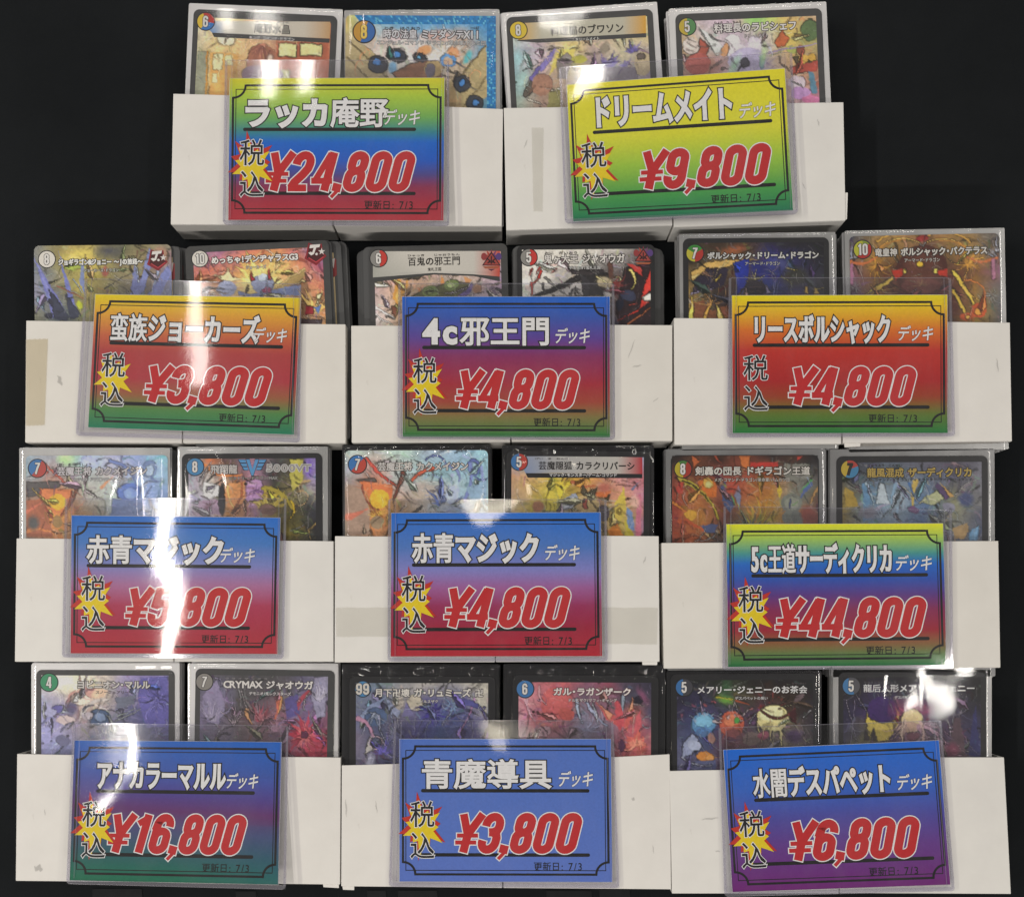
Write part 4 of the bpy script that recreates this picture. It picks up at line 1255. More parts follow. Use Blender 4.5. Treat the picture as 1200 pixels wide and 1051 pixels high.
card(win=(405, 280, 6.0), face=((432.5, 289.4), (594.2, 285.3)), slv=None, kind='grey', border='grey', ins=(2.2, 3.6, 3.0),
     g=['b8b8b0 c0b8b0 b8a898 b8a0a0 c0a898 a87868', 'b090a0 c0a098 c0a098 c0a8a0 b8a098 a890a8', 'b8a0a0 c8a080 a08870 8a8878 b0a098 988498', 'c8b8b8 c09870 909080 70787c 8880a0 b0a098', 'd8d0d0 b89878 908878 888078 9888a0 b0a098', 'c0b0a8 b8a088 a09080 a09080 a098a0 a8a098'],
     ops=[('p', [(330, 420), (350, 330), (380, 260), (400, 330), (440, 270), (430, 360), (370, 480)], 'd0984c'), ('p', [(350, 400), (380, 330), (400, 400), (370, 470)], 'e0b468'), ('p', [(660, 330), (680, 250), (700, 330)], 'c88850'), ('p', [(830, 265), (890, 290), (850, 330)], 'c08c60'), ('p', [(510, 330), (540, 390), (515, 400)], 'b07848'),
          ('p', [(440, 420), (560, 350), (720, 310), (890, 310), (880, 350), (800, 430)], '58583c'), ('e', 595, 370, 56, 40, -8, '6c7c4c'), ('e', 590, 370, 30, 18, -8, '9cac74'), ('e', 745, 325, 54, 38, -10, '6c7c4c'), ('e', 742, 325, 28, 17, -10, '9cac74'), ('s', 570, 375, 690, 385, 12, 6, '4c4c34', -.1), ('p', [(890, 310), (900, 340), (840, 420), (780, 420)], '6a5c90'), ('s', 885, 305, 700, 385, 8, 6, 'b0a8b0', -.12), ('e', 930, 350, 40, 30, 0, '8c6c58', 1),
          ('s', 205, 480, 340, 560, 24, 8, 'e8e4e4'), ('s', 200, 520, 330, 600, 10, 4, 'ececec', .1), ('s', 260, 290, 320, 340, 5, 3, 'e4dce8', .3), ('s', 510, 260, 550, 310, 5, 3, 'e4dce8', -.3), ('s', 1080, 370, 1040, 440, 5, 3, 'e8e4f0'), ('p', [(320, 470), (360, 480), (350, 560), (330, 520)], '7c5040'), ('d', 40, 50, 45)],
     plate=(['a8a8a0', 'ccc8c0', 'c8c4bc', 'c04a3c'], [(192, 88), (400, 88), (900, 86), (1085, 86), (1084, 266), (900, 250), (620, 240), (192, 272)]), strip=[(192, 272), (620, 240), (900, 250), (1084, 266), (1084, 300), (900, 262), (620, 252), (192, 306)],
     cost=(232, 138, 61, [(80, 280, '8a8884'), (-80, 80, 'c04038')], '6'),
     names=[('百鬼の邪王門', 622, 158, 372, 60, '2a2624', None), ('鬼札王国', 625, 215, 98, 24, '403c3a', None), ('ひゃっき　　じゃおうもん', 618, 115, 370, 16, '605c58', None)],
     emblem=('crest', 1025, 145, 1.0), beh=[(-3.0, .2), (-4.3, -.2), (-5.4, .1), (-6.4, .3), (-3.6, -.1)],
     label='unsleeved card with cost number 6 and a grey arched nameplate beside a red crest')
card(win=(595, 280, 6.316), face=((605.8, 288), (767, 286.5)), slv=None, kind='grey', border='black', ins=(2.3, 2.0, 2.0),
     g=['d0ccc4 d0ccc4 c8c4bc c8c4bc a09c98 484444', 'd4d0c8 d0ccc4 c0bcb4 706c6c 605858 403838', 'd8d4cc c8c4bc 605c5c 585048 604844 483038', 'd8d4cc a8a4a0 787470 685c54 504450 403438', 'c8c4bc a09c98 888480 605860 303040 403030', 'b8b4ac 908c88 807c78 484450 242430 382828'],
     ops=[('p', [(190, 420), (420, 320), (560, 250), (640, 230), (760, 260), (760, 420), (600, 420), (560, 300), (430, 350), (260, 420)], '2c2a2c'), ('p', [(330, 420), (480, 330), (540, 320), (560, 420)], 'b8b4b0'), ('p', [(440, 210), (520, 240), (640, 200), (720, 240), (600, 270), (480, 260)], '343032'), ('s', 270, 290, 440, 420, 18, 5, '84827e'), ('s', 255, 340, 275, 420, 14, 4, '4c4a4a'), ('r', 480, 350, 30, 110, 20, 110, 7, 8, '444246', .1), ('p', [(540, 270), (600, 300), (600, 430), (560, 430)], '38363a'),
          ('s', 290, 190, 210, 260, 26, 6, 'c44038', .2), ('s', 240, 240, 165, 350, 24, 5, 'c23c34', -.15), ('s', 180, 330, 180, 420, 14, 3, 'b83a34'), ('s', 350, 220, 325, 245, 18, 5, 'c44038'), ('s', 175, 225, 160, 270, 14, 3, 'c44038'),
          ('p', [(860, 220), (1060, 160), (1062, 640), (820, 640), (800, 500)], '2a2024'), ('p', [(880, 190), (980, 200), (1000, 280), (940, 250)], 'b03c38'), ('p', [(1060, 210), (1020, 330), (990, 440), (1060, 380)], 'c43c34'), ('p', [(1050, 470), (900, 560), (800, 610), (960, 540), (1000, 440)], 'b83830'), ('p', [(1000, 430), (1062, 390), (1060, 460), (1010, 460)], 'd8d4cc'), ('s', 905, 240, 915, 370, 30, 12, 'd8c878', -.25), ('p', [(740, 190), (770, 150), (790, 290), (750, 300)], '5c4038'), ('s', 800, 280, 830, 320, 16, 8, 'e0d098', -.3), ('e', 715, 320, 60, 50, 20, 'a09478', 1), ('s', 660, 280, 740, 330, 20, 8, 'd8cc98'), ('e', 890, 420, 60, 40, 20, '34384c'), ('p', [(700, 400), (740, 350), (780, 440), (720, 440)], 'a8a4a0'), ('e', 830, 480, 30, 50, 0, '20222e'), ('s', 890, 630, 1060, 510, 18, 10, '98583c'), ('s', 900, 490, 960, 480, 10, 6, '9a4038'), ('r', 780, 330, 20, 140, -60, 60, 9, 14, '7a3434', .2), ('d', 40, 60, 50, (1, 4), (.2, .6), .3, .6)],
     cost=(156, 138, 63, [(80, 280, '8a8884'), (-80, 80, 'c03c38')], '5'),
     names=[('鬼ヶ大王 ジャオウガ', 567, 150, 600, 66, 'd8d4d0', '282424'), ('デモニオ/鬼札王国', 570, 215, 235, 25, 'd0d0d0', '343032'), ('おに　だいおう', 395, 106, 250, 22, '343032', None)],
     emblem=('crest', 1003, 125, 1.0), beh=[(-1.8, .1), (-2.4, .2), (3.2, -.1), (4.5, .2), (5.0, -.2)],
     label='unsleeved black and white card with cost number 5 and red slashes beside a red crest')
card(win=(785, 265, 6.0), face=((800.3, 279.7), (971.3, 278.3)), slv=((795.8, 274.2), (979, 271.7)), kind='silver', border='black', ins=(2.3, 2.0, 2.2),
     g=['181614 2c2018 443024 282440 1c1a20 141416', '2c241c 706040 604830 2c3078 2a2850 181820', '806840 403828 503830 243070 302c50 2c2c30', '907840 2c2428 483838 242848 38345c 343438', 'b89850 584030 584440 2c2c44 343058 242428', 'd0b058 805840 604838 38303c 302c48 1c1c20'],
     ops=[('e', 450, 165, 60, 20, -10, 'a85c38', 3), ('p', [(140, 330), (260, 260), (420, 230), (640, 230), (480, 265), (260, 320), (160, 420)], 'c8a45c'), ('s', 160, 360, 420, 240, 20, 8, 'e0c880', .1), ('p', [(170, 380), (260, 300), (420, 290), (380, 420), (160, 480)], '2a2434'), ('s', 230, 330, 300, 350, 14, 6, 'a07860'), ('s', 325, 380, 360, 340, 18, 6, 'd8bc58'), ('s', 150, 480, 310, 430, 14, 4, '8c84a0'), ('p', [(140, 500), (180, 540), (240, 520), (300, 600), (400, 560), (430, 640), (140, 640)], '7a4c34'), ('s', 150, 640, 160, 500, 44, 10, 'e8c860'), ('s', 250, 640, 300, 520, 30, 8, 'd8a850'), ('s', 360, 640, 330, 560, 40, 10, 'e8cc70'), ('r', 300, 560, 20, 160, 180, 330, 8, 12, 'b88850', .1),
          ('p', [(460, 250), (560, 230), (540, 400), (470, 480)], '22308c'), ('e', 620, 300, 60, 60, 0, '24286c', 4), ('r', 590, 380, 10, 80, 215, 325, 4, 14, 'd8cc80'), ('s', 535, 385, 645, 385, 10, 8, 'b8a860', .15), ('e', 595, 440, 80, 60, 0, '241c24'), ('s', 560, 430, 640, 430, 6, 5, '54403c'), ('s', 560, 460, 640, 460, 6, 5, '54403c'), ('p', [(670, 410), (720, 470), (680, 480)], '8c84a0'), ('p', [(520, 430), (500, 480), (530, 480)], '686890'),
          ('e', 880, 360, 90, 70, 0, '343430', 3), ('s', 830, 295, 890, 315, 16, 5, 'c8b868'), ('s', 780, 350, 860, 410, 14, 6, '808058'), ('p', [(950, 430), (970, 430), (975, 480), (945, 480)], 'b8984c'), ('p', [(1015, 430), (1040, 450), (1050, 480), (1010, 480)], 'a88c48'), ('e', 780, 260, 60, 30, 20, '484c78', 4), ('d', 40, 40, 45)],
     cost=(176, 192, 62, [(90, 270, 'c0b83c'), (-90, 30, 'b03830'), (30, 150, '3c8838')], '7'),
     names=[('ボルシャック・ドリーム・ドラゴン', 655, 208, 785, 50, 'd0d0cc', '1c1818'), ('アーマード・ドラゴン', 650, 265, 250, 26, 'c8c8c4', '1c1818')],
     label='dark sleeved card with cost number 7 on a three-coloured disc')
card(win=(975, 260, 5.581), face=((995, 277), (1171, 273)), slv=((990, 270.4), (1177.5, 266.8)), kind='silver', border='art', ins=(0.1, 0.1, 0.1),
     g=['30384c 88704c a07c44 886048 a07c44 88704c 3c4458', '584838 a07838 6a5030 503028 6a5030 a07838 5c4c40', '8c5c70 684824 583024 603428 583024 704c24 906078', '585058 8c6430 502824 603830 502824 947034 606060', '504c4c 8c7038 482420 50302c 503024 8c7030 585454', '484444 7c6034 40241c 482820 6c5430 88642c 505050'],
     ops=[('r', 130, 250, 30, 160, 190, 330, 14, 9, 'b0b8cc'), ('r', 1080, 240, 30, 170, 200, 350, 14, 9, 'b0b8cc'), ('e', 590, 330, 170, 180, 0, '4a241c'), ('e', 590, 340, 120, 140, 0, '5c3428', 3), ('s', 300, 130, 590, 100, 16, 10, 'd0a048', -.15), ('s', 900, 130, 600, 100, 16, 10, 'd0a048', .15), ('s', 330, 160, 570, 130, 10, 6, 'e0b860', -.15), ('s', 860, 160, 620, 130, 10, 6, 'e0b860', .15), ('s', 280, 200, 480, 120, 14, 6, 'b88038', -.1), ('s', 920, 200, 700, 120, 14, 6, 'b88038', .1),
          ('e', 590, 105, 40, 20, 0, '8c2c28'), ('s', 570, 140, 592, 160, 8, 5, 'd0ccc4'), ('s', 612, 135, 592, 160, 8, 5, 'd0ccc4'), ('e', 575, 278, 24, 20, 0, 'f0b838'), ('e', 475, 330, 18, 18, 0, 'f4d060'), ('e', 672, 322, 19, 19, 0, 'f4d060'), ('e', 440, 356, 12, 12, 0, 'f0a848'), ('e', 710, 343, 10, 10, 0, 'f0a848'), ('p', [(390, 320), (470, 310), (470, 350), (420, 380)], 'b03020'), ('p', [(680, 320), (760, 310), (760, 360), (700, 350)], 'b03020'),
          ('r', 300, 290, 10, 150, 0, 330, 12, 20, 'c89038', .15), ('r', 890, 280, 10, 150, 200, 520, 12, 20, 'c89038', -.15), ('s', 120, 260, 300, 230, 24, 8, 'b8683c', .15), ('s', 1070, 240, 880, 230, 24, 8, 'b8683c', -.15), ('e', 580, 420, 130, 55, 0, '6c3c34'), ('r', 585, 420, 10, 90, 180, 360, 9, 8, '94704c'),
          ('s', 390, 370, 250, 480, 30, 8, 'c8a848'), ('s', 340, 400, 200, 480, 16, 6, 'd8b850'), ('s', 800, 330, 940, 560, 26, 22, 'd8b848'), ('s', 790, 450, 880, 620, 24, 20, 'c8a840'), ('s', 880, 380, 1000, 470, 16, 8, 'c87838', -.2), ('s', 850, 420, 980, 520, 10, 5, 'e0b050', .1), ('e', 960, 580, 50, 50, 0, 'b85028'), ('e', 960, 590, 22, 22, 0, 'f0a040'), ('e', 880, 620, 50, 30, 0, 'a84c28'), ('e', 890, 625, 18, 14, 0, 'f0a84c'), ('s', 130, 280, 130, 400, 26, 22, 'a8708c'), ('s', 1055, 260, 1055, 370, 28, 22, 'b07890'), ('r', 1040, 480, 10, 80, 0, 330, 10, 8, 'a0a09c', .2), ('r', 150, 430, 10, 60, 0, 330, 10, 7, '9c9c98', .2), ('d', 40, 70, 60, (1.5, 5), (.2, .7), .4, .6)],
     cost=(200, 182, 60, [(90, 230, 'b8b838'), (-130, 40, 'b03028'), (40, 90, '88983c')], '10'),
     names=[('竜皇神 ボルシャック・バクテラス', 648, 195, 740, 52, 'd8d4cc', '1c1614'), ('アーマード・ドラゴン', 588, 252, 235, 26, 'd0ccc4', '1c1614')],
     label='foil card with cost number 10 and golden flame branches below blue rays')
card(gain=1.45, win=(15, 515, 6.154), face=((30, 533.7), (196.7, 532.9)), slv=((22.3, 524.7), (199, 524.7)), kind='silver', border='art', ins=(0.1, 0.1, 0.1),
     g=['8c9ca8 a0a0a8 90b8a8 a0a8d0 8c9cc8 88b8c8', '88a0b0 a88880 a8b8b8 b0a8a8 90a0c8 88a8c0', '807068 b87850 b0a8a0 a8b8b0 7890c0 8098c0', '8a6c60 c88040 a8845c a0a8a8 7088b8 8898b8', '7c6458 b87848 a07850 909498 6a7ca8 8090b0', '6c5c54 a87040 886848 888c94 687498 7c88a0'],
     ops=[('e', 380, 140, 50, 44, 0, 'b0d898', 3), ('e', 550, 150, 60, 50, 0, 'a8b0e0', 3), ('p', [(100, 310), (330, 300), (340, 340), (110, 420)], '504c4c'), ('s', 230, 170, 460, 360, 18, 12, 'b05848', .05), ('s', 250, 240, 150, 170, 20, 4, 'b04c40'), ('s', 470, 340, 400, 500, 26, 8, '74483c'), ('p', [(190, 350), (420, 360), (400, 470), (340, 560), (300, 560), (240, 460)], 'c8784c'), ('e', 325, 450, 60, 60, 0, 'd8a838'), ('s', 200, 370, 300, 570, 14, 10, '8c4434', .12), ('s', 420, 380, 330, 560, 12, 8, '8c4434', -.12), ('r', 320, 580, 20, 90, 200, 340, 8, 10, 'd0a848'), ('e', 320, 590, 34, 46, 0, '8c7048'),
          ('p', [(95, 440), (200, 420), (260, 560), (290, 700), (100, 700)], '985c44'), ('s', 110, 660, 290, 680, 34, 8, 'c07848', -.15), ('s', 100, 520, 220, 440, 30, 8, 'b86850'), ('e', 150, 600, 40, 50, 0, '4c4c4c', 2), ('s', 640, 340, 720, 270, 24, 8, 'c89070'), ('s', 700, 160, 880, 330, 30, 12, '6878a8', -.2), ('e', 840, 380, 80, 70, 0, '5c74b4'), ('e', 850, 390, 50, 44, 0, '8098d0'), ('s', 760, 420, 820, 310, 14, 6, '506098', -.2), ('e', 985, 215, 50, 60, 0, '6c80a8'), ('e', 985, 225, 30, 40, 0, '9cb0c8'), ('s', 1000, 270, 1080, 300, 14, 6, '6878a8', .2), ('p', [(720, 430), (950, 440), (940, 560), (700, 560)], '6c80ac'), ('s', 940, 440, 1000, 340, 10, 5, '5868a0'), ('d', 40, 70, 50, (1.5, 6), (.2, .9), .4, .3)],
     cost=(178, 208, 66, [(60, 230, '3c78b4'), (-130, 60, 'b84c44')], '7'),
     names=[('芸魔王将 カクメイジン', 645, 228, 650, 60, 'd0ccd0', '44403c'), ('マジック・ドラゴン/ゲーム・コマンド', 650, 288, 425, 26, 'd0d0d0', '4c4c50'), ('げい　ま　おうしょう', 445, 182, 250, 22, '44444c', None)],
     label='foil card with cost number 7 on a blue and red disc, silver sleeve, far left')
card(win=(200, 515, 6.0), face=((213, 531.7), (377.5, 530.8)), slv=((208.3, 523.3), (384, 523)), kind='silver', border='black', ins=(3.0, 2.3, 3.0),
     g=['888480 c07048 484448 a07888 484448 484438 7868a8', '9890a0 b8b0a8 885838 a87898 303030 686040 9080a8', '8c80a0 d8d8d8 a87848 b088a0 504830 807850 a09c98', 'a890a8 c0a8b0 c08848 a07c94 807030 403c28 303038', '9c7c94 a890a0 b07850 88708c 908030 605828 202024', '786878 806c7c 806050 6c5c70 706828 383420 202022'],
     ops=[('p', [(840, 140), (940, 140), (930, 300), (850, 370), (835, 260)], 'b0a850'), ('e', 970, 200, 30, 60, 0, '7860b8', 2), ('p', [(370, 370), (400, 310), (520, 290), (520, 420), (460, 510), (400, 470)], 'd0905c'), ('s', 400, 330, 470, 500, 20, 8, 'e8b870', .1), ('s', 500, 300, 440, 500, 12, 6, 'b05c3c', -.1), ('s', 240, 180, 500, 240, 26, 10, 'd07c40', .15), ('p', [(530, 290), (640, 280), (690, 400), (560, 480), (530, 420)], 'b48cb8'), ('r', 600, 360, 10, 80, 0, 330, 12, 10, '8c6098', .2), ('p', [(230, 300), (340, 320), (350, 400), (230, 410)], 'e0e0e0'), ('p', [(190, 430), (340, 420), (345, 530), (190, 530)], 'b498b0'), ('r', 270, 470, 10, 80, 0, 330, 10, 10, '905c70', .2), ('e', 360, 420, 22, 110, 0, '2c2c30'),
          ('r', 700, 480, 60, 170, 180, 330, 14, 34, 'c0a838', .25), ('r', 690, 480, 40, 130, 190, 340, 12, 16, 'd8c460', .25), ('e', 685, 490, 60, 40, 0, '7c5c50'), ('s', 660, 340, 850, 480, 40, 20, 'a09038', -.15), ('s', 850, 430, 830, 560, 24, 8, 'd0b030', -.2), ('s', 970, 290, 890, 370, 18, 10, 'b0946c', .2), ('s', 890, 370, 960, 420, 14, 8, 'b0946c', -.35), ('s', 960, 420, 880, 450, 10, 6, 'b0946c', -.3), ('s', 1030, 580, 970, 640, 16, 8, 'b09458'), ('s', 970, 640, 990, 700, 12, 8, 'b09458'), ('s', 840, 640, 960, 580, 8, 4, '70706c', .1), ('d', 40, 60, 45)],
     cost=(172, 192, 62, [(0, 360, '4a88b8')], '8'),
     names=[('飛翔龍', 375, 210, 190, 62, 'c8c4c0', '484448'), ('5000VT', 827, 200, 318, 56, '9c9894', 'd0d0d0'), ('ビクトリー・ドラゴン/MAX', 580, 272, 340, 24, 'a8a8a4', '404040')],
     emblem=('wing', 575, 195, 1.0),
     label='sleeved card with a blue disc and a blue winged letter V in its name')
card(amp=.17, gain=1.5, win=(395, 515, 6.154), face=((403.9, 527.7), (572, 527.2)), slv=((401.5, 522.3), (574.6, 521.2)), kind='black', border='art', ins=(0.1, 0.1, 0.1),
     g=['a0b0b0 a8b0a8 a8c0b8 98a8b8 88a0b8 90c0c8', 'a0a8b0 b08880 a8b8b8 90b8c0 8cb0c0 88a8b8', '887468 b87048 b0a098 b0a8a0 a0b8c0 8cb0b8', '847068 c08444 a8845c a8a8a4 8ca0c0 90a8b8', '887868 b8784c 98785c a0a0a0 7c8cb8 88a0b0', '7c7064 a08058 8c7c68 909090 7884a8 7c90a0'],
     ops=[('p', [(130, 290), (270, 275), (290, 310), (200, 330)], '58504c'), ('s', 215, 140, 400, 320, 26, 16, 'b44c40', .05), ('s', 400, 320, 420, 330, 20, 16, 'a44c3c'), ('s', 480, 240, 400, 440, 32, 12, '744438'), ('p', [(160, 300), (400, 330), (390, 420), (310, 520), (250, 470)], 'c47048'), ('e', 300, 430, 70, 70, 0, 'd0a438'), ('s', 180, 330, 270, 510, 14, 10, '8c4838', .12), ('p', [(75, 320), (170, 350), (240, 520), (240, 690), (75, 690)], '988070'), ('s', 80, 560, 220, 500, 50, 10, 'b86c58'), ('r', 290, 560, 20, 90, 200, 340, 8, 12, 'd0b050'), ('e', 290, 600, 44, 50, 0, '8c7860'),
          ('s', 690, 210, 530, 310, 34, 26, 'c05c44', .1), ('s', 640, 140, 790, 180, 20, 8, '5c68a0', -.3), ('s', 790, 180, 880, 300, 30, 14, '7884b0', -.2), ('e', 985, 200, 44, 60, -25, '5c68a0'), ('e', 980, 205, 30, 44, -25, '98b8c4'), ('s', 1000, 250, 1085, 280, 14, 8, '5c68a0', .3), ('s', 960, 180, 920, 440, 30, 20, '7480b4', -.1), ('r', 760, 470, 40, 170, 190, 330, 12, 22, '5c70ac', .15), ('e', 830, 390, 50, 70, 20, 'a8b4d0'), ('s', 1040, 200, 1070, 420, 20, 20, '8490bc'), ('p', [(940, 350), (1080, 300), (1085, 420), (960, 420)], '8ca8c0'), ('d', 40, 65, 50, (1.5, 6), (.2, .9), .4, .35)],
     cost=(147, 180, 66, [(45, 225, '3c78b8'), (-135, 45, 'c04c40')], '7'),
     names=[('芸魔王将 カクメイジン', 620, 195, 655, 60, 'd4d0cc', '504844'), ('マジック・ドラゴン/ゲーム・コマンド', 590, 253, 360, 24, '505050', None), ('げい　ま　おうしょう', 420, 155, 255, 20, '505054', None)],
     label='foil card with cost number 7 on a blue and red disc, black sleeve, middle column')
card(amp=.15, win=(580, 515, 6.0), face=((593.7, 528.3), (761.7, 529.2)), slv=((588.3, 521.7), (765.8, 521.7)), kind='black', border='black', ins=(2.2, 2.5, 2.7),
     g=['9098a8 a0a0a8 d8b050 d8a050 d89058 b07080 8890a8', 'c09070 d0a878 d0b848 d8a040 d09060 c08890 c07078', 'c0a090 b8a050 b8b048 a08848 a07060 c89070 b88098', 'c0a880 b8a848 808880 98845c a89868 b8a060 a06878', 'a08c68 a09048 8890a0 a88c68 907848 a08c48 9870a0', '8c7c60 988040 808890 98805c 786454 908438 7088a8'],
     ops=[('p', [(420, 300), (560, 290), (500, 360), (460, 420)], 'e0c848'), ('s', 550, 300, 700, 320, 30, 10, 'b06440', .1), ('p', [(700, 370), (820, 360), (790, 410), (720, 410)], 'c87040'), ('e', 770, 340, 40, 30, 0, 'b06858', 2), ('p', [(400, 300), (350, 400), (350, 500), (430, 500), (440, 400)], 'c8b84c'), ('s', 410, 310, 360, 480, 8, 6, '8c7c38', .1), ('p', [(470, 430), (560, 375), (580, 400), (560, 480), (460, 500)], '9098a8'), ('p', [(480, 440), (550, 400), (548, 470), (470, 495)], 'bcc0c8'), ('e', 520, 430, 12, 16, 0, '3c3c40'), ('p', [(600, 370), (620, 310), (650, 370), (720, 330), (700, 400), (660, 420)], '4c4434'), ('p', [(770, 420), (815, 385), (800, 430)], '54482c'),
          ('e', 650, 450, 90, 60, 10, 'b8a070'), ('e', 640, 450, 24, 34, 0, '9c4c3c'), ('e', 690, 450, 44, 40, 0, 'c8b078'), ('e', 625, 430, 10, 14, 0, '4c3830'), ('p', [(840, 450), (910, 330), (915, 460), (890, 590), (850, 560)], 'c0ac4c'), ('e', 875, 510, 46, 60, 0, 'b8a450'), ('e', 875, 505, 22, 24, 0, '8c7838'), ('e', 876, 505, 10, 11, 0, 'c8b45c'), ('e', 760, 520, 44, 60, 0, '504850'), ('p', [(800, 640), (860, 590), (900, 680), (800, 680)], 'b06c30'), ('p', [(920, 560), (970, 640), (980, 680), (910, 680)], 'a89c3c'), ('p', [(920, 480), (960, 510), (990, 640), (940, 620)], '6880a8'), ('p', [(990, 400), (1032, 380), (1025, 680), (990, 680)], 'b86c80'), ('e', 985, 440, 30, 40, 0, 'd0a898', 2), ('s', 960, 350, 1010, 300, 14, 4, '6c7898'), ('e', 300, 470, 40, 40, 0, '9c6c50', 1), ('d', 40, 60, 50, (1.5, 5), (.2, .8), .35, .45)],
     plate=(['8898b8', 'b0b0b0', 'c4c0b8', 'b4303c'], [(150, 118), (400, 118), (860, 122), (1036, 126), (1036, 242), (860, 240), (400, 236), (215, 236)]), strip=[(215, 236), (1036, 242), (1036, 272), (230, 268)],
     cost=(170, 158, 60, [(90, 270, '4478b0'), (-90, 90, 'b8443c')], '5'),
     names=[('芸魔隠狐 カラクリバーシ', 645, 185, 680, 58, '201c1c', None), ('マジック・モンスター/ゲーム・コマンド', 620, 250, 480, 24, 'dcdcdc', None), ('げい　ま　おんこ', 400, 135, 240, 14, '5c5c5c', None)],
     label='black sleeved card with a grey-to-red nameplate above orange and gold shapes')
card(win=(770, 515, 5.854), face=((786.2, 533.4), (959.6, 532.9)), slv=((780.2, 526.6), (967.3, 525.2)), kind='dull', border='black', ins=(0.5, 0.3, 0.5),
     g=['1c1818 503024 38241c 6c3828 2c2020 3c2822 181618', '6c3c30 704028 884038 904838 905030 686860 484444', '8c4030 a06038 7c4838 a05838 a87838 808078 545448', '803830 a07038 683c34 887048 a08438 a06838 703c34', '783c2c 904c30 504038 808040 989038 687068 704430', '602c24 704030 404050 686858 808038 505858 583c34'],
     ops=[('p', [(240, 110), (300, 150), (250, 200)], 'b05c34'), ('s', 390, 110, 440, 160, 18, 6, 'a04834'), ('p', [(565, 110), (640, 110), (630, 200), (580, 180)], 'b06434'), ('p', [(960, 110), (1000, 110), (960, 150)], 'a43c30'), ('p', [(640, 155), (830, 155), (830, 190), (640, 190)], 'a8342c'), ('s', 150, 270, 420, 540, 44, 14, 'a8983c', -.12), ('s', 170, 280, 400, 520, 10, 4, '544c24', -.12), ('p', [(270, 290), (340, 260), (410, 290), (400, 400), (340, 390)], 'b0602c'), ('e', 350, 300, 34, 40, 0, 'c09848'), ('e', 352, 310, 20, 24, 0, 'b8b478'), ('e', 230, 515, 42, 36, 20, 'b88c38'), ('s', 110, 430, 200, 490, 24, 6, 'c07838'), ('p', [(140, 280), (180, 290), (170, 370), (130, 360)], 'a43c34'), ('s', 150, 560, 330, 640, 34, 8, 'a04c30', -.1), ('p', [(430, 300), (470, 290), (530, 440), (500, 500), (460, 460)], '445074'), ('s', 460, 310, 530, 450, 14, 5, '5ca850', -.1), ('p', [(530, 380), (560, 310), (580, 420), (560, 480)], '787c94'), ('e', 510, 330, 40, 60, 20, 'a44838', 2),
          ('r', 690, 620, 60, 300, 240, 300, 12, 40, 'b87c34', .08), ('r', 680, 640, 60, 260, 230, 310, 12, 22, 'a8a038', .08), ('r', 640, 640, 40, 200, 200, 330, 12, 16, '54606c', .1), ('p', [(870, 160), (1055, 160), (1050, 280), (880, 280)], '74746c'), ('e', 925, 440, 70, 70, 0, '70746c'), ('e', 925, 440, 50, 50, 0, '84887c'), ('e', 905, 530, 48, 46, 0, '74786f'), ('e', 960, 540, 40, 50, 0, '686c66'), ('s', 910, 410, 910, 470, 8, 8, '404870'), ('s', 930, 450, 965, 425, 6, 5, '60904c'), ('p', [(820, 350), (840, 310), (860, 360), (840, 400)], 'b8a034'), ('s', 1050, 310, 990, 400, 34, 10, '4c5c88'), ('s', 1060, 280, 990, 360, 14, 5, '4c8c50'), ('s', 1100, 330, 1050, 440, 20, 8, 'a07c50'), ('p', [(290, 590), (420, 570), (400, 640), (340, 640)], '444c6c'), ('e', 1040, 520, 50, 60, 0, '80443a', 2), ('s', 220, 710, 330, 600, 6, 4, '9ca09c', .2), ('s', 180, 710, 190, 590, 5, 3, 'a08878'), ('s', 290, 700, 420, 600, 6, 4, '888c90', .2), ('d', 40, 55, 45)],
     cost=(178, 203, 60, [(90, 270, 'b8a834'), (-90, 60, 'a43c30'), (60, 120, '4c7c40')], '8'),
     names=[('剣轟の団長 ドギラゴン王道', 655, 216, 790, 58, 'd4d0c8', '2c2420'), ('メガ・コマンド・ドラゴン/革命軍/ハムカツ団', 650, 277, 520, 26, 'c8c4bc', '2c2420')],
     label='red and gold sleeved card with cost number 8 and grey round gauges')
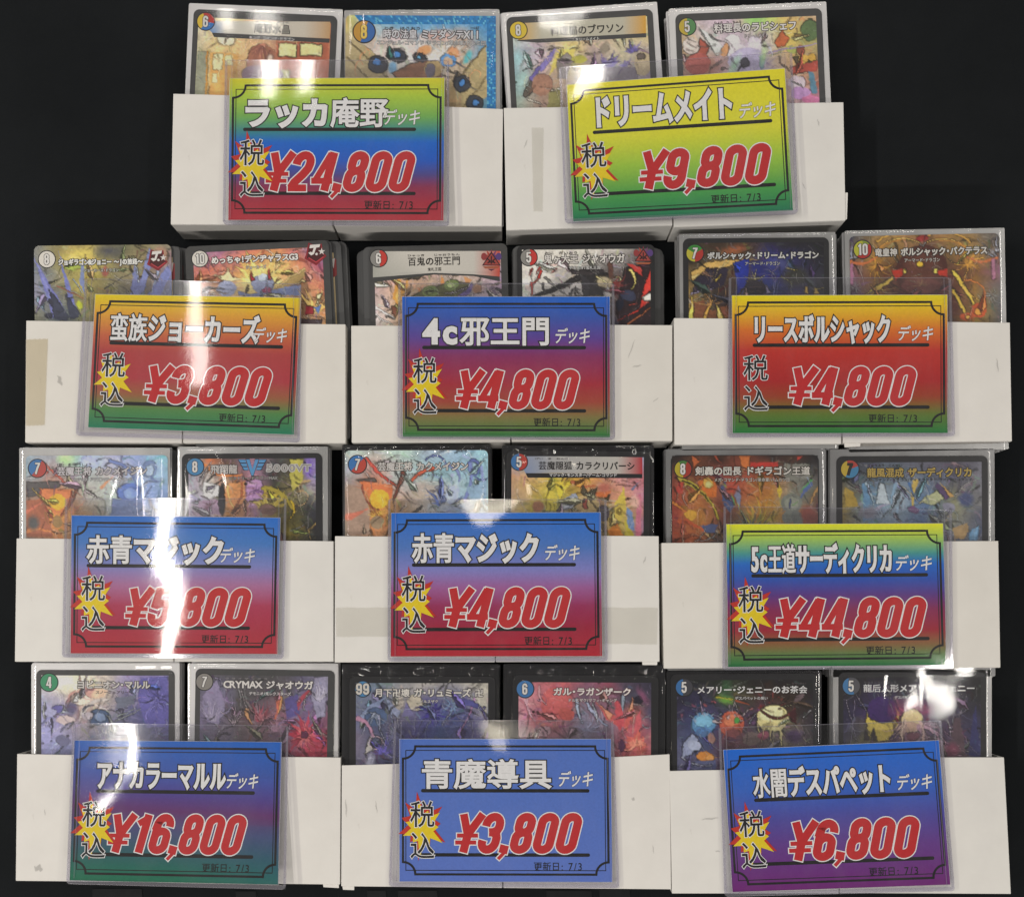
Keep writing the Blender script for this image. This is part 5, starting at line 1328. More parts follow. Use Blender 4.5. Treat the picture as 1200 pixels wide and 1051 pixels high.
card(win=(965, 515, 5.581), face=((980.2, 534.7), (1157.6, 533.8)), slv=((973, 526.6), (1165.7, 525.8)), kind='dull', border='black', ins=(2.4, 2.6, 2.6),
     g=['302c34 404450 4c5460 585460 484450 60606c', '4c4840 586878 707c88 606c80 50505c 707078', '807040 5c7890 8898a4 587090 7c7c60 5c5c68', '78683c 5c7084 7c90a0 50688c 808070 4c5064', '504c48 645c50 6c707c 685c74 606470 404454', '44444c 544c48 5c6068 584c60 484c58 585450'],
     ops=[('p', [(250, 300), (280, 280), (320, 520), (260, 540)], '5c80a0'), ('p', [(340, 420), (370, 280), (400, 290), (430, 420)], 'a8b4bc'), ('s', 280, 290, 330, 430, 20, 6, '98acb8'), ('s', 470, 290, 440, 420, 24, 8, '7c98b0'), ('s', 600, 280, 580, 460, 34, 8, 'b09850', .05), ('s', 560, 290, 600, 400, 18, 6, '40608c'), ('p', [(740, 280), (830, 370), (800, 390), (730, 310)], '504060'), ('p', [(760, 280), (850, 370), (820, 380)], 'b08c54'), ('p', [(630, 400), (740, 330), (790, 380), (720, 430)], 'a0a480'), ('s', 630, 410, 760, 420, 12, 5, 'b8b89c', -.2), ('s', 850, 370, 1010, 260, 10, 4, 'a0a0a0', -.1), ('p', [(140, 310), (200, 340), (230, 440), (140, 440)], '98803c'), ('e', 590, 460, 40, 24, 20, '684c70'), ('e', 820, 440, 44, 30, 30, '808090'), ('e', 930, 390, 50, 50, 0, '404868', 2), ('p', [(840, 580), (940, 545), (950, 600), (920, 650), (860, 650)], '947c58'), ('p', [(960, 600), (1020, 560), (1010, 660), (950, 660)], '5c80a0'), ('e', 300, 480, 60, 40, 0, '747480', 2), ('r', 400, 520, 20, 130, 190, 350, 10, 10, '8c98a4', .1), ('s', 480, 290, 620, 400, 8, 4, 'b8b4ac'), ('d', 40, 70, 45, (1.5, 6), (.2, .8), .5, .5)],
     cost=(172, 194, 60, [(110, 240, 'b8a03c'), (-120, 20, '4480a8'), (20, 110, 'a8443c')], '7', '2c2824'),
     names=[('龍風混成 ザーディクリカ', 628, 216, 690, 60, 'b09850', '2c2820'), ('メガ・コマンド・ドラゴン/ディスペクター/サイバー・コマンド', 620, 262, 710, 20, '242424', None), ('りゅうふう　こんせい', 400, 170, 230, 18, '2c2c2c', None)],
     label='dark sleeved card with golden name letters and steel-blue shards')
card(gain=1.6, win=(25, 770, 6.154), face=((42.5, 784.6), (204.6, 785)), slv=((37.2, 776.8), (210.2, 776.8)), kind='white', border='grey', ins=(2.4, 2.5, 2.7),
     g=['c8c4b8 d0ccb0 d4ccb0 b0a8a0 8880a0 6c6490 8078a8', 'a0a0b0 b8b0a8 c0a890 a89c90 686480 504c80 6a6498', '9090b8 8078a0 a89088 888088 606078 484878 58548c', '9494bc 8884a4 988c94 646480 585c70 484870 504c80', '8c8cb4 7478a0 787890 60607c 54586c 444464 484470', '7c7ca4 6c6c8c 64647c 585870 4c5068 3c3c58 404064'],
     ops=[('e', 330, 180, 140, 60, 0, 'dcd8bc', 4), ('e', 440, 270, 110, 50, -20, 'b88c84'), ('e', 430, 310, 70, 40, -10, 'd8c8b8'), ('s', 330, 330, 520, 230, 30, 14, '846468', -.1), ('e', 560, 260, 60, 30, -20, 'c4a890'), ('s', 440, 400, 640, 300, 34, 18, 'b8b0ac', -.15), ('s', 440, 420, 520, 340, 10, 6, '686478', -.2), ('e', 560, 430, 80, 60, 0, '40506c'), ('e', 570, 430, 44, 34, 0, '6c7c98'), ('e', 480, 420, 40, 30, 0, 'a8a0a8'), ('e', 360, 370, 44, 40, 0, '54506c', 2), ('e', 260, 370, 40, 30, 20, '5c5890'), ('e', 210, 400, 44, 34, 0, '9898b8'), ('s', 150, 480, 240, 440, 24, 8, '8484b0', -.2), ('e', 180, 560, 44, 64, 0, '9494c0'), ('e', 320, 450, 70, 34, 0, 'b8a8a8'), ('s', 290, 530, 380, 480, 16, 8, '64647c', -.2), ('p', [(680, 290), (830, 270), (810, 340), (700, 370)], '5c6070'), ('s', 690, 430, 820, 370, 12, 5, '98a0a0'), ('s', 680, 460, 850, 380, 8, 4, 'a8b0b0'), ('p', [(860, 140), (1060, 140), (1060, 500), (900, 500), (840, 300)], '54508c'), ('r', 960, 330, 20, 160, 0, 330, 14, 16, '6c68a4', .2), ('r', 980, 300, 20, 140, 20, 350, 12, 10, '3c3868', -.2), ('e', 300, 600, 50, 40, 0, '60607c'), ('d', 40, 60, 60)],
     cost=(200, 180, 65, [(0, 360, '3c9468')], '4'),
     names=[('ヨビニオン・マルル', 665, 198, 530, 58, 'd4d0cc', '54504c'), ('スノーフェアリー', 655, 252, 240, 24, '5c5458', None)],
     label='white sleeved card with a green disc reading 4 and a violet picture')
card(win=(210, 770, 6.154), face=((229.2, 783), (392.3, 785.4)), slv=((219.8, 777.3), (396, 777.3)), kind='white', border='grey', ins=(2.3, 2.8, 3.0),
     g=['4c4a4c 504e54 484648 484648 4c4a50 585468 848094', '605c70 646078 484648 4a484a 585058 646080 888498', '746c84 645c70 484448 5c4c58 745860 6c5c80 787088', '6c6480 605868 54484c 6c5058 80586c 705878 78485c', '686078 6c6474 685c60 70545c 706070 8c5068 8c3848', '605868 6c6470 68606c 68505c 705868 983c4c 903444', '504c58 584c54 58505c 54444c 604450 8c3444 702c38'],
     ops=[('p', [(180, 400), (170, 280), (220, 200), (280, 160), (330, 380), (280, 480), (210, 470)], '807894'), ('r', 250, 480, 40, 260, 240, 300, 10, 30, '8c84a0', .1), ('r', 250, 470, 20, 180, 230, 310, 9, 12, 'aca4bc', -.1), ('s', 260, 150, 310, 200, 14, 4, '948ca8', -.3), ('r', 400, 500, 20, 160, 230, 300, 9, 12, 'b0a0a8', .05), ('s', 450, 240, 500, 440, 10, 12, '8c8488'), ('s', 490, 380, 520, 480, 34, 8, 'c09068', .1), ('r', 570, 470, 30, 190, 240, 320, 12, 20, '8c4450', .12), ('r', 600, 460, 20, 150, 220, 340, 12, 10, 'b07880', -.1), ('s', 720, 300, 690, 440, 46, 10, 'b86450', -.1), ('s', 740, 290, 720, 400, 16, 8, 'd8a068'), ('p', [(760, 300), (850, 260), (870, 400), (780, 480)], '544c80'), ('s', 930, 260, 860, 380, 40, 12, '98404c', .15), ('s', 950, 250, 900, 380, 8, 5, 'c8c4c8', .15), ('p', [(970, 140), (1062, 140), (1055, 420), (1000, 440), (950, 300)], '8c88a0'), ('r', 1010, 330, 30, 170, 230, 300, 9, 12, 'b4b0c0', .15), ('r', 900, 570, 30, 190, 130, 380, 18, 40, 'a03848', .12), ('r', 900, 570, 10, 130, 0, 340, 16, 18, 'c86c70', .15), ('e', 900, 560, 26, 26, 0, '582c44'), ('s', 960, 510, 1050, 560, 12, 6, 'd0b8b8'), ('s', 720, 480, 850, 420, 20, 8, '786888'), ('r', 700, 540, 20, 140, 180, 330, 12, 18, '907080', .1), ('d', 40, 65, 60, (1.2, 5), (.2, .8), .5, .5)],
     cost=(182, 176, 62, [(0, 360, '8a8680')], '7'),
     names=[('CRYMAX ジャオウガ', 645, 198, 645, 58, 'e0dcd8', '504c50'), ('デモニオ/鬼レクスターズ', 655, 262, 305, 24, 'd8d4d4', None), ('ク ラ イ マ ッ ク ス', 485, 154, 310, 15, '8a8688', None)],
     label='white sleeved card with a grey disc reading 7 and crimson spikes')
card(win=(395, 770, 6.154), face=((409.6, 792.4), (580.2, 792.7)), slv=((400.8, 779), (584.5, 779)), kind='black', border='black', ins=(2.8, 2.8, 3.0),
     g=['687080 687888 8c8c90 a09c98 9c9894 a8a498 b0aca0', '70788c 585c78 8c8888 605c78 585c7c 686888 a8a498', '606480 484c68 605c74 484880 445080 585888 686488', '6c6478 444860 58587c 403c78 405078 504c80 585480', '686478 505068 4c4c70 444070 48587c 54507c 504c70', '5c5c78 444468 403c6c 403c6c 404870 4c4874 484468'],
     ops=[('e', 560, 330, 60, 60, 20, 'b0a898'), ('e', 440, 320, 40, 60, 0, 'a8a098'), ('p', [(160, 420), (240, 330), (360, 280), (300, 350), (190, 450)], '7c88a8'), ('p', [(350, 290), (460, 390), (440, 440), (370, 380)], '8c94b0'), ('e', 280, 430, 80, 70, 0, '485878'), ('r', 280, 400, 20, 130, 30, 150, 10, 12, '9ca4b8', .15), ('s', 310, 420, 350, 600, 16, 8, '8c90a8', .1), ('s', 370, 330, 400, 470, 20, 8, '808aa4'), ('p', [(230, 590), (270, 540), (280, 660), (200, 700)], 'b0aca8'), ('s', 150, 440, 260, 560, 36, 20, 'a07890', -.12), ('e', 285, 610, 50, 50, 0, 'b09cac'), ('e', 285, 610, 40, 40, 0, '2c2c3c'), ('e', 280, 600, 22, 22, 0, '5c6480', 2), ('r', 690, 410, 20, 140, 0, 340, 22, 20, '3c3484', .2), ('r', 690, 410, 20, 120, 10, 350, 16, 8, '8480b8', -.2), ('p', [(470, 420), (500, 320), (560, 430)], '706c94'), ('s', 900, 280, 760, 480, 14, 8, 'a0a4bc'), ('s', 1000, 300, 880, 560, 16, 8, 'a87ca8'), ('s', 860, 290, 1040, 340, 34, 6, '585490', .08), ('s', 880, 320, 1080, 430, 60, 10, '4c4c84', -.15), ('r', 820, 350, 20, 130, 0, 340, 14, 14, '708cb0', .15), ('p', [(1000, 300), (1080, 200), (1080, 420)], 'b0aca0'), ('e', 1062, 366, 12, 14, 0, '5c5880'), ('r', 330, 700, 20, 150, 190, 350, 14, 14, '5c54a0', .1), ('e', 240, 750, 30, 50, 20, '9c9cb0', 1.5), ('r', 420, 560, 20, 130, 90, 270, 12, 10, '9090a8', .1), ('d', 40, 60, 60, (1.2, 5), (.2, .7), .5, .55)],
     cost=(186, 228, 58, [(0, 360, '4a84b4')], '99', 'd0ccc4'),
     names=[('月下卍壊 ガ・リュミーズ 卍', 663, 256, 785, 58, 'e0dcd4', '3c3840'), ('ドルスザク', 663, 318, 135, 24, 'd8d4d0', '3c3840')],
     label='black sleeved card with cost number 99 and a tangle of indigo feathers')
card(win=(585, 770, 6.0), face=((600.8, 790.8), (771.7, 791.7)), slv=((590.5, 779), (779.8, 779)), kind='black', border='black', ins=(2.6, 3.0, 3.1),
     g=['b07c88 b06870 b05c60 7c5468 8c4c5c 4c4050 343040', 'b88890 b07078 a05860 6c5c70 805060 484858 403848', 'b88c98 b06068 a85858 707080 886070 a86058 504860', 'b48894 b06468 906068 80788c 807080 b05860 885868', 'b0949c a88088 947888 787084 786474 984c58 a06068', 'a88890 a07880 84707c 746c80 8c6c78 b86058 b86460', '907078 8c6c74 78646c 685c6c 986068 c06458 b05c58'],
     ops=[('e', 400, 320, 110, 110, 0, 'b45c5c'), ('e', 470, 400, 60, 44, 20, 'a85450'), ('s', 330, 390, 450, 440, 12, 8, '904850', -.15), ('s', 280, 210, 330, 330, 18, 10, 'cc98a0', .2), ('s', 200, 280, 240, 430, 30, 12, 'c49ca8', .15), ('s', 150, 300, 190, 430, 20, 8, 'a86c78', -.15), ('s', 290, 260, 300, 350, 8, 6, '8c5464', -.4), ('e', 255, 370, 12, 16, 0, '9c6474'), ('e', 260, 410, 16, 22, 0, '9c6474'), ('e', 310, 520, 60, 40, 0, 'b8949c'), ('s', 250, 520, 380, 470, 10, 6, '906c7c', -.3), ('s', 540, 300, 580, 460, 30, 10, 'a8b4c8', .03), ('s', 620, 320, 760, 480, 26, 12, '9ca4bc', .08), ('s', 660, 330, 700, 480, 14, 6, 'c8ccd8'), ('s', 880, 260, 860, 420, 30, 14, '8c98a8', .05), ('r', 620, 520, 20, 160, 200, 340, 14, 14, '9090a8', .15), ('p', [(680, 320), (830, 420), (860, 500), (760, 440)], 'b85858'), ('p', [(690, 320), (800, 400), (780, 440)], 'd08c70'), ('p', [(810, 300), (840, 310), (890, 460), (850, 520), (815, 420)], 'b85058'), ('p', [(935, 285), (950, 380), (900, 520), (880, 480)], 'c05c58'), ('p', [(935, 285), (945, 350), (905, 400)], 'e0a080'), ('p', [(995, 360), (1000, 480), (950, 560), (960, 440)], 'b85860'), ('r', 960, 620, 30, 120, 170, 380, 14, 50, 'c06058', .15), ('r', 960, 620, 20, 90, 160, 370, 12, 22, 'dc8c78', -.15), ('e', 860, 620, 26, 44, 0, '4c3048'), ('e', 980, 300, 30, 30, 0, '24202c'), ('e', 1010, 270, 20, 60, -30, '7c4c68', 1.5), ('s', 1010, 430, 1065, 440, 10, 6, '8c8c98', -.3), ('s', 1010, 470, 1060, 490, 10, 6, '8c8c98', .3), ('s', 750, 280, 800, 360, 14, 6, '485858'), ('d', 40, 70, 60, (1.2, 5), (.2, .8), .4, .4)],
     cost=(182, 222, 62, [(0, 360, '4478b0')], '6'),
     names=[('ガル・ラガンザーク', 655, 242, 550, 54, 'e4dcd8', '583840'), ('ドルスザク/マフィ・ギャング', 655, 302, 345, 24, 'd8d0d0', '583840')],
     label='black sleeved card with a pale blue disc and pink petals and spikes')
card(sh=14, win=(780, 770, 6.316), face=((786.3, 789.8), (958, 789)), slv=((781, 785.8), (962.9, 785.8)), kind='black', border='black', ins=(2.5, 2.6, 2.0),
     g=['141416 181c18 242c20 1c1a18 181416 18181a', '201e2c 2c2a40 3c4430 3c2c28 34241c 1c1a1c', '2c2840 3c3860 3c3850 443040 403028 28242a', '3c3c54 38406c 5c404c 40344c 807860 302830', '484c68 3c4464 6c4048 504048 7c7460 3c3038', '545470 4c4c68 58404c 4c3c50 504050 3c3444', '444860 504048 38344c 38303c 302838 2c2834'],
     ops=[('e', 440, 310, 60, 30, 20, '5c8838', 2), ('s', 380, 290, 490, 315, 16, 8, 'b0a838'), ('e', 450, 220, 24, 60, 0, '2c4c30', 3), ('s', 520, 320, 620, 350, 18, 6, '88442c'), ('e', 360, 325, 18, 10, 20, '94505c'), ('e', 290, 350, 12, 18, -20, '84444c'), ('e', 205, 362, 22, 10, 30, '6c4058'), ('e', 635, 380, 16, 10, -20, '8c5c60'), ('e', 120, 430, 10, 16, 10, '70485c'),
          ('e', 280, 490, 92, 84, 0, '5480a8'), ('e', 285, 470, 66, 46, 0, '74a8c4'), ('e', 280, 555, 56, 36, 0, '4c6890'), ('r', 280, 470, 60, 130, 60, 120, 8, 16, '4c74a4', .1), ('r', 280, 480, 84, 108, 190, 350, 10, 22, '90a0b8'), ('e', 490, 490, 92, 90, 0, 'b05844'), ('e', 490, 470, 60, 44, 0, 'c87858'), ('r', 490, 480, 60, 150, 50, 130, 10, 20, 'a04c40', .1), ('r', 490, 480, 90, 112, 190, 350, 10, 26, 'c0b0b4'), ('e', 528, 470, 20, 22, 0, '4c9048'), ('e', 500, 560, 50, 30, 0, '804848'),
          ('e', 795, 450, 120, 100, -10, 'ccc48c'), ('e', 780, 420, 90, 56, -10, 'd8d4a4'), ('r', 790, 430, 60, 230, 55, 135, 10, 26, 'bcb07c', .12), ('s', 690, 420, 700, 560, 24, 10, 'c8bc88', .1), ('s', 880, 440, 860, 650, 40, 14, 'c4ba88', .1), ('s', 950, 450, 1070, 630, 24, 8, '8c8470', .1), ('r', 800, 400, 96, 128, 200, 350, 9, 20, '6c2c28'), ('s', 690, 370, 960, 380, 18, 14, '6c3430', .28), ('p', [(920, 400), (970, 380), (970, 500), (930, 470)], '3c1c20'), ('s', 620, 490, 670, 410, 10, 4, 'a8b0bc'), ('s', 1025, 450, 1072, 395, 8, 6, 'b8b8bc'), ('e', 990, 300, 50, 24, -40, '645458'), ('e', 640, 600, 70, 50, -10, '6c5c58'), ('e', 720, 580, 40, 32, 0, '884858'), ('p', [(190, 560), (240, 600), (200, 720), (120, 740), (130, 640)], '8890ac'), ('e', 210, 650, 50, 40, 20, '9ca4bc'), ('e', 340, 600, 30, 40, 0, '8c6c64'), ('e', 290, 730, 66, 40, 0, 'b07438'), ('e', 330, 745, 30, 26, 0, 'c88c48'), ('p', [(180, 770), (370, 760), (380, 850), (170, 840)], '4c5070'), ('s', 120, 740, 340, 800, 14, 6, '9ca0b4', .1), ('e', 950, 580, 70, 50, 0, '4c3858', 2), ('d', 40, 70, 50, (1, 4), (.2, .6), .4, .5)],
     cost=(138, 222, 65, [(100, 260, '3c70a8'), (-100, 100, '44444a')], '5'),
     names=[('メアリー・ジェニーのお茶会', 640, 240, 820, 56, 'dcdcdc', None), ('デスパペットの集い', 635, 302, 245, 24, 'c8c8c8', None), ('ちゃ かい', 985, 192, 110, 14, '54484c', None)],
     label='black card with cost number 5 over blue, red and blond tufts')
card(sh=12, win=(965, 770, 5.714), face=((982.9, 787.5), (1155.8, 787.5)), slv=((976.5, 784.5), (1162.5, 784.5)), kind='silver', border='black', ins=(2.0, 2.4, 2.4),
     g=['161618 1c1a22 201e26 242228 242226 1c1a1e 141416', '1c1a24 2c2440 342c48 3c3044 342c44 2c2a38 181818', '242238 382c50 3c2c58 5c3c58 3c3050 3c3444 24243c', '28244c 6c6840 48345c 886070 503c5c 443848 2c2c50', '24224c 807c50 705058 98707c 6c5060 483c48 2c2c54', '201e38 504848 6c505c 6c4450 604854 443644 282648'],
     ops=[('s', 150, 280, 230, 590, 5, 4, '8c8498'), ('s', 215, 280, 180, 590, 5, 4, '746c84'), ('s', 225, 250, 300, 380, 5, 4, '948c9c'), ('s', 370, 250, 415, 440, 5, 4, '847c90'), ('s', 960, 250, 900, 430, 5, 4, '84808c'), ('s', 900, 270, 860, 480, 5, 4, '8c8894'), ('s', 300, 370, 450, 250, 7, 4, 'b8b4bc', -.12), ('s', 760, 340, 860, 560, 8, 5, 'bcb8c0', -.12), ('p', [(290, 370), (320, 410), (390, 440), (460, 430), (490, 380), (470, 310), (505, 370), (500, 440), (440, 560), (280, 560)], 'c0ac50'), ('e', 390, 350, 94, 84, 0, '382458'), ('p', [(270, 560), (290, 440), (310, 560)], '2c2024'), ('p', [(315, 560), (335, 470), (355, 560)], '2c2024'), ('e', 590, 350, 130, 50, 0, '7c3858', 5), ('s', 480, 410, 700, 410, 22, 18, '6c2434', .3), ('r', 590, 400, 70, 105, 195, 345, 12, 16, 'a04868'), ('e', 590, 420, 78, 72, 0, 'd0bc8c'), ('e', 585, 470, 50, 40, 0, 'bc9c84'), ('r', 560, 430, 40, 210, 100, 165, 9, 22, 'c4a498', -.12), ('r', 620, 430, 40, 300, 15, 70, 9, 24, 'b890a0', -.12), ('s', 540, 430, 530, 580, 26, 14, 'd4b8a4', .05), ('s', 650, 430, 670, 580, 26, 14, 'd0b0a4', -.05), ('e', 600, 530, 44, 34, 0, '6c3848'), ('p', [(880, 400), (920, 400), (960, 690), (830, 690)], '4c3c44'), ('p', [(990, 470), (1020, 320), (1050, 660), (980, 660)], '2c2c54'), ('s', 740, 360, 740, 540, 6, 5, '94909c'), ('s', 780, 460, 830, 560, 24, 10, '403448'), ('s', 780, 560, 930, 660, 26, 10, 'a08494', .12), ('e', 860, 620, 50, 40, 0, '643848', 2), ('d', 40, 75, 40, (1, 5), (.2, .6), .35, .5)],
     cost=(186, 192, 60, [(110, 290, '4478a8'), (-70, 110, '54545a')], '5'),
     names=[('龍后人形メアリー・ジェニー', 640, 207, 750, 52, 'd8d8d8', None), ('デスパペット/ドラゴン', 590, 268, 230, 22, 'c8c8c8', None), ('りゅうこうにんぎょう', 380, 168, 220, 14, '5c585c', None)],
     label='dark sleeved card with cost number 5, a yellow crescent and a large white glare')

def emblem(kind, cx, cy, q, T, fac, t):
    fl = Flat()
    def m(dx, dy):
        return T(cx + dx, cy + dy)
    def P(pts, z, c):
        fl.poly([m(*p) for p in pts], z, hexlin(c))
    def S(pts, w_, z, c, closed=False):
        fl.stroke([m(*p) for p in pts], w_ * fac, z, hexlin(c), closed)
    if kind == 'shield':
        P([(-42, -72), (8, -52), (52, -66), (60, -6), (86, 22), (14, 88), (-70, 40), (-58, 10)], .095, '8c2c34')
        P([(-36, -62), (6, -44), (44, -56), (52, 0), (72, 22), (12, 76), (-52, 36), (-46, 6)], .105, '4c2426')
        P([(-30, -56), (42, -62), (36, -40), (14, -38), (-2, 8), (-22, 18), (-42, 0), (-26, -8), (-14, -4), (-4, -36), (-34, -32)], .115, 'dcd8d4')
        x, y = m(16, 8)
        fl.disc(x, y, 9 * fac, 9 * fac, .125, hexlin('dcd8d4'), 14)
        pts = []
        for k in range(10):
            a = math.radians(-90 + 36 * k)
            r_ = 26 if k % 2 == 0 else 10
            pts.append((52 + r_ * math.cos(a), -10 + r_ * math.sin(a)))
        P(pts, .13, 'd8d4d0')
        S([(-40, 34), (12, 66), (66, 26)], 8, .12, 'b8404a')
    elif kind == 'crest':
        for k in range(7):
            a = math.radians(-170 + 160 * k / 6)
            c, s_ = math.cos(a), math.sin(a)
            P([(26 * c - 12 * s_, 26 * s_ + 12 * c), (76 * c, 72 * s_), (26 * c + 12 * s_, 26 * s_ - 12 * c)], .095 + .002 * k, ['7c3438', '98403c', 'a84438', '8c3a44', '74406c', '604078', '544074'][k])
        fl.disc(*m(-52, -20), 20 * fac, 26 * fac, .115, hexlin('903c3e'), 16)
        fl.disc(*m(52, -20), 20 * fac, 26 * fac, .115, hexlin('58407a'), 16)
        P([(0, -56), (66, 44), (-66, 44)], .12, '44282c')
        P([(0, -40), (54, 38), (-54, 38)], .125, '9c4640')
        S([(-30, -6), (-10, 10), (-26, 28)], 9, .13, '2c2024')
        S([(30, -6), (10, 10), (26, 28)], 9, .132, '2c2024')
        S([(-20, 20), (20, 20)], 8, .134, '2c2024')
        S([(0, -24), (0, 32)], 9, .136, '3a2428')
        P([(-60, 50), (60, 50), (44, 64), (-44, 64)], .122, 'a05a40')
        P([(-26, 68), (26, 68), (0, 82)], .124, '5c3444')
    elif kind == 'wing':
        for z, c, g in ((.10, '2c3444', 6), (.115, '5a98cc', 0)):
            P([(-44 - g, -54 - g), (-20, -54 - g), (0, 12), (20, -54 - g), (44 + g, -54 - g), (6, 58 + g * 1.5), (-6, 58 + g * 1.5)], z, c)
            for k in range(3):
                x0, y0 = -98 + k * 14, -52 + k * 26
                P([(x0 - g, y0 - g * .6), (-50 + k * 8, y0 - g * .6), (-44 + k * 9, y0 + 19 + g * .6), (x0 + 14 - g, y0 + 19 + g * .6)], z + .003, c)
                P([(-x0 + g, y0 - g * .6), (50 - k * 8, y0 - g * .6), (44 - k * 9, y0 + 19 + g * .6), (-x0 - 14 + g, y0 + 19 + g * .6)], z + .004, c)
    fl.build('emblem', q, CARDINK, t)

def build_card(idx, cd):
    i, side = idx // 2, idx % 2
    rng = np.random.default_rng(500 + idx)
    zc = ZF - 0.0019
    wx, wy, ws = cd['win']
    A, B = (W(*p, zc) for p in cd['face'])
    d = (B - A)
    wid = d.length
    dn = Vector((d.y, -d.x, 0)).normalized()          # down the card
    hgt = wid * 88 / 63
    q = Quad(A, B, B + dn * hgt, A + dn * hgt, 63.0, 88.0)
    grp = 'front cards of the boxed lots'
    t = q.empty('trading_card', cd['label'], 'card', grp)
    face = np.array([[d.x / wid, d.y / wid], [dn.x, dn.y]])
    k63 = 63.0 / wid

    def T(cx, cy):
        p = W(wx + cx / ws, wy + cy / ws, zc)
        v = np.array([p.x - A.x, p.y - A.y])
        r_ = face @ v * k63
        return (r_[0], r_[1])
    fac = (T(100, 0)[0] - T(0, 0)[0]) / 100
    fac = math.hypot(T(100, 0)[0] - T(0, 0)[0], T(100, 0)[1] - T(0, 0)[1]) / 100
    # clear or opaque sleeve behind the card
    kind = cd['kind']
    if cd['slv']:
        SA, SB = (W(*p, zc) for p in cd['slv'])
        sd = SB - SA
        sw = sd.length
        sn = Vector((sd.y, -sd.x, 0)).normalized()
        sh = sw * 92 / 66.5
        sq = Quad(SA, SB, SB + sn * sh, SA + sn * sh, 66.5, 92.0)
        sq.loc, sq.R = q.loc, q.R
        slab('sleeve', sq, rrect(66.5, 92, .6, 3), -0.62, -0.30, SLEEVE[kind], t)
        bq = sq
    else:
        bq = q
    bc = BORDERS[cd['border']]
    slab('card_stock', q, rrect(63, 88, 2.6), -0.29, 0.0, bc, t)
    # picture
    l, tp, r_ = cd['ins']
    P = Painter((l, tp, 63 - r_, 43.0), T, 900 + idx)
    P.grid(cd['g'])
    P.daubs(150, 60, 60, (2, 8), (.4, 1.6), .22, .25)
    nsh = cd.get('sh', 14)
    P.flow(cd.get('fl', 90), cd.get('shang', 70))
    P.shards(nsh // 2, cd.get('shang', 70))
    P.ops(cd['ops'], fac)
    P.shards(nsh // 2, cd.get('shang', 70) + 180)
    P.flow(cd.get('fl', 90) * 2 // 3, cd.get('shang', 70), 7, (.18, .5))
    P.ink()
    P.finish()
    V = np.column_stack([P.X.ravel(), P.Y.ravel(), np.full(P.X.size, 0.03)])
    a = (np.arange(P.h - 1)[:, None] * P.w + np.arange(P.w - 1)[None, :]).ravel()
    F = np.column_stack([a, a + P.w, a + P.w + 1, a + 1])
    if cd['border'] == 'art':                          # rounded corners for pictures that run to the edge
        cx, cy = P.X.ravel()[a] + .2, P.Y.ravel()[a] + .2
        rr = 2.6
        ex = np.maximum(rr - cx, cx - (63 - rr))
        ey = rr - cy
        keep = ~((ex > 0) & (ey > 0) & (np.hypot(ex, ey) > rr))
        F = F[keep]
    mesh_np('picture', q.at(V), F, CARDINK, t, np.minimum(.88, lin_arr(P.C.reshape(-1, 3)) * cd.get('gain', 1.32)))
    bcol = (0.022, 0.022, 0.024) if cd['border'] == 'black' else (0.06, 0.06, 0.06)
    for k, b_ in enumerate(cd.get('bands', [])):
        fl = Flat()
        # sparkling foil band cut into flecks
        (xa, ya), (xb, yb) = T(*b_[1][0]), T(*b_[1][2])
        n1, n2 = max(2, int(abs(xb - xa) / .7)), max(2, int(abs(yb - ya) / .7))
        pts = [T(*p) for p in b_[1]]
        base = np.array(hexlin(b_[2]))
        for u in range(n1):
            for v in range(n2):
                def bi(uu, vv):
                    p0, p1, p2, p3 = [np.array(p) for p in pts]
                    return (p0 * (1 - uu) + p1 * uu) * (1 - vv) + (p3 * (1 - uu) + p2 * uu) * vv
                f = rng.uniform(.75, 1.15)
                c = base * f
                if rng.random() < .16:
                    c = c * .4 + np.array([.15, .5, .6]) * rng.uniform(.5, 1)
                fl.poly([bi(u / n1, v / n2), bi((u + 1) / n1, v / n2), bi((u + 1) / n1, (v + 1) / n2), bi(u / n1, (v + 1) / n2)], .05 + .004 * k, c)
        fl.build('foil_border', q, CARDINK, t)
    if 'plate' in cd:
        cols, pts = cd['plate']
        pts = [T(*p) for p in pts]
        fl = Flat()
        for k in range(3):
            fl.add([pts[k], pts[k + 1], pts[6 - k], pts[7 - k]], [(0, 1, 2, 3)], .05,
                   [hexlin(cols[k]), hexlin(cols[k + 1]), hexlin(cols[k + 1]), hexlin(cols[k])])
        fl.build('name_plate', q, CARDINK, t)
        fl = Flat()
        fl.poly([T(*p) for p in cd['strip']], .06, bcol)
        fl.build('type_band', q, CARDINK, t)
    # cost disc
    cx, cy, cr, slices, numt = cd['cost'][:5]
    ncol = hexlin((cd['cost'][5:] or ('dcdad6',))[0])
    x, y = T(cx, cy)
    R = cr * fac
    fl = Flat()
    fl.disc(x, y, R * 1.06, R * 1.06, .08, (0.02, 0.02, 0.022))
    for k, (a0, a1, c) in enumerate(slices):
        # picture angles: counter-clockwise from the right, seen with y up
        fl.disc(x, y, R * .95, R * .95, .095 + .002 * k, hexlin(c), 24, -math.radians(a0), -math.radians(a1)) if a1 - a0 < 359 else \
            fl.disc(x, y, R * .95, R * .95, .095, hexlin(c))
    disc = fl.build('cost_disc', q, CARDINK, t)
    nw = (.80 if numt == '7' else .66) * R if len(numt) == 1 else 1.2 * R
    if numt == '99':
        nw = 1.75 * R
    nh = .62 * R if numt != '99' else .68 * R
    fo, fi = Flat(), Flat()
    bx = (x - nw / 2, y - nh, x + nw / 2, y + nh)
    numerals(fo, numt, bx, .11, (0.02, 0.02, 0.022), t=.18, grow=.22, shear=.12 if numt == '7' else 0)
    numerals(fi, numt, bx, .13, ncol, t=.18, shear=.12 if numt == '7' else 0)
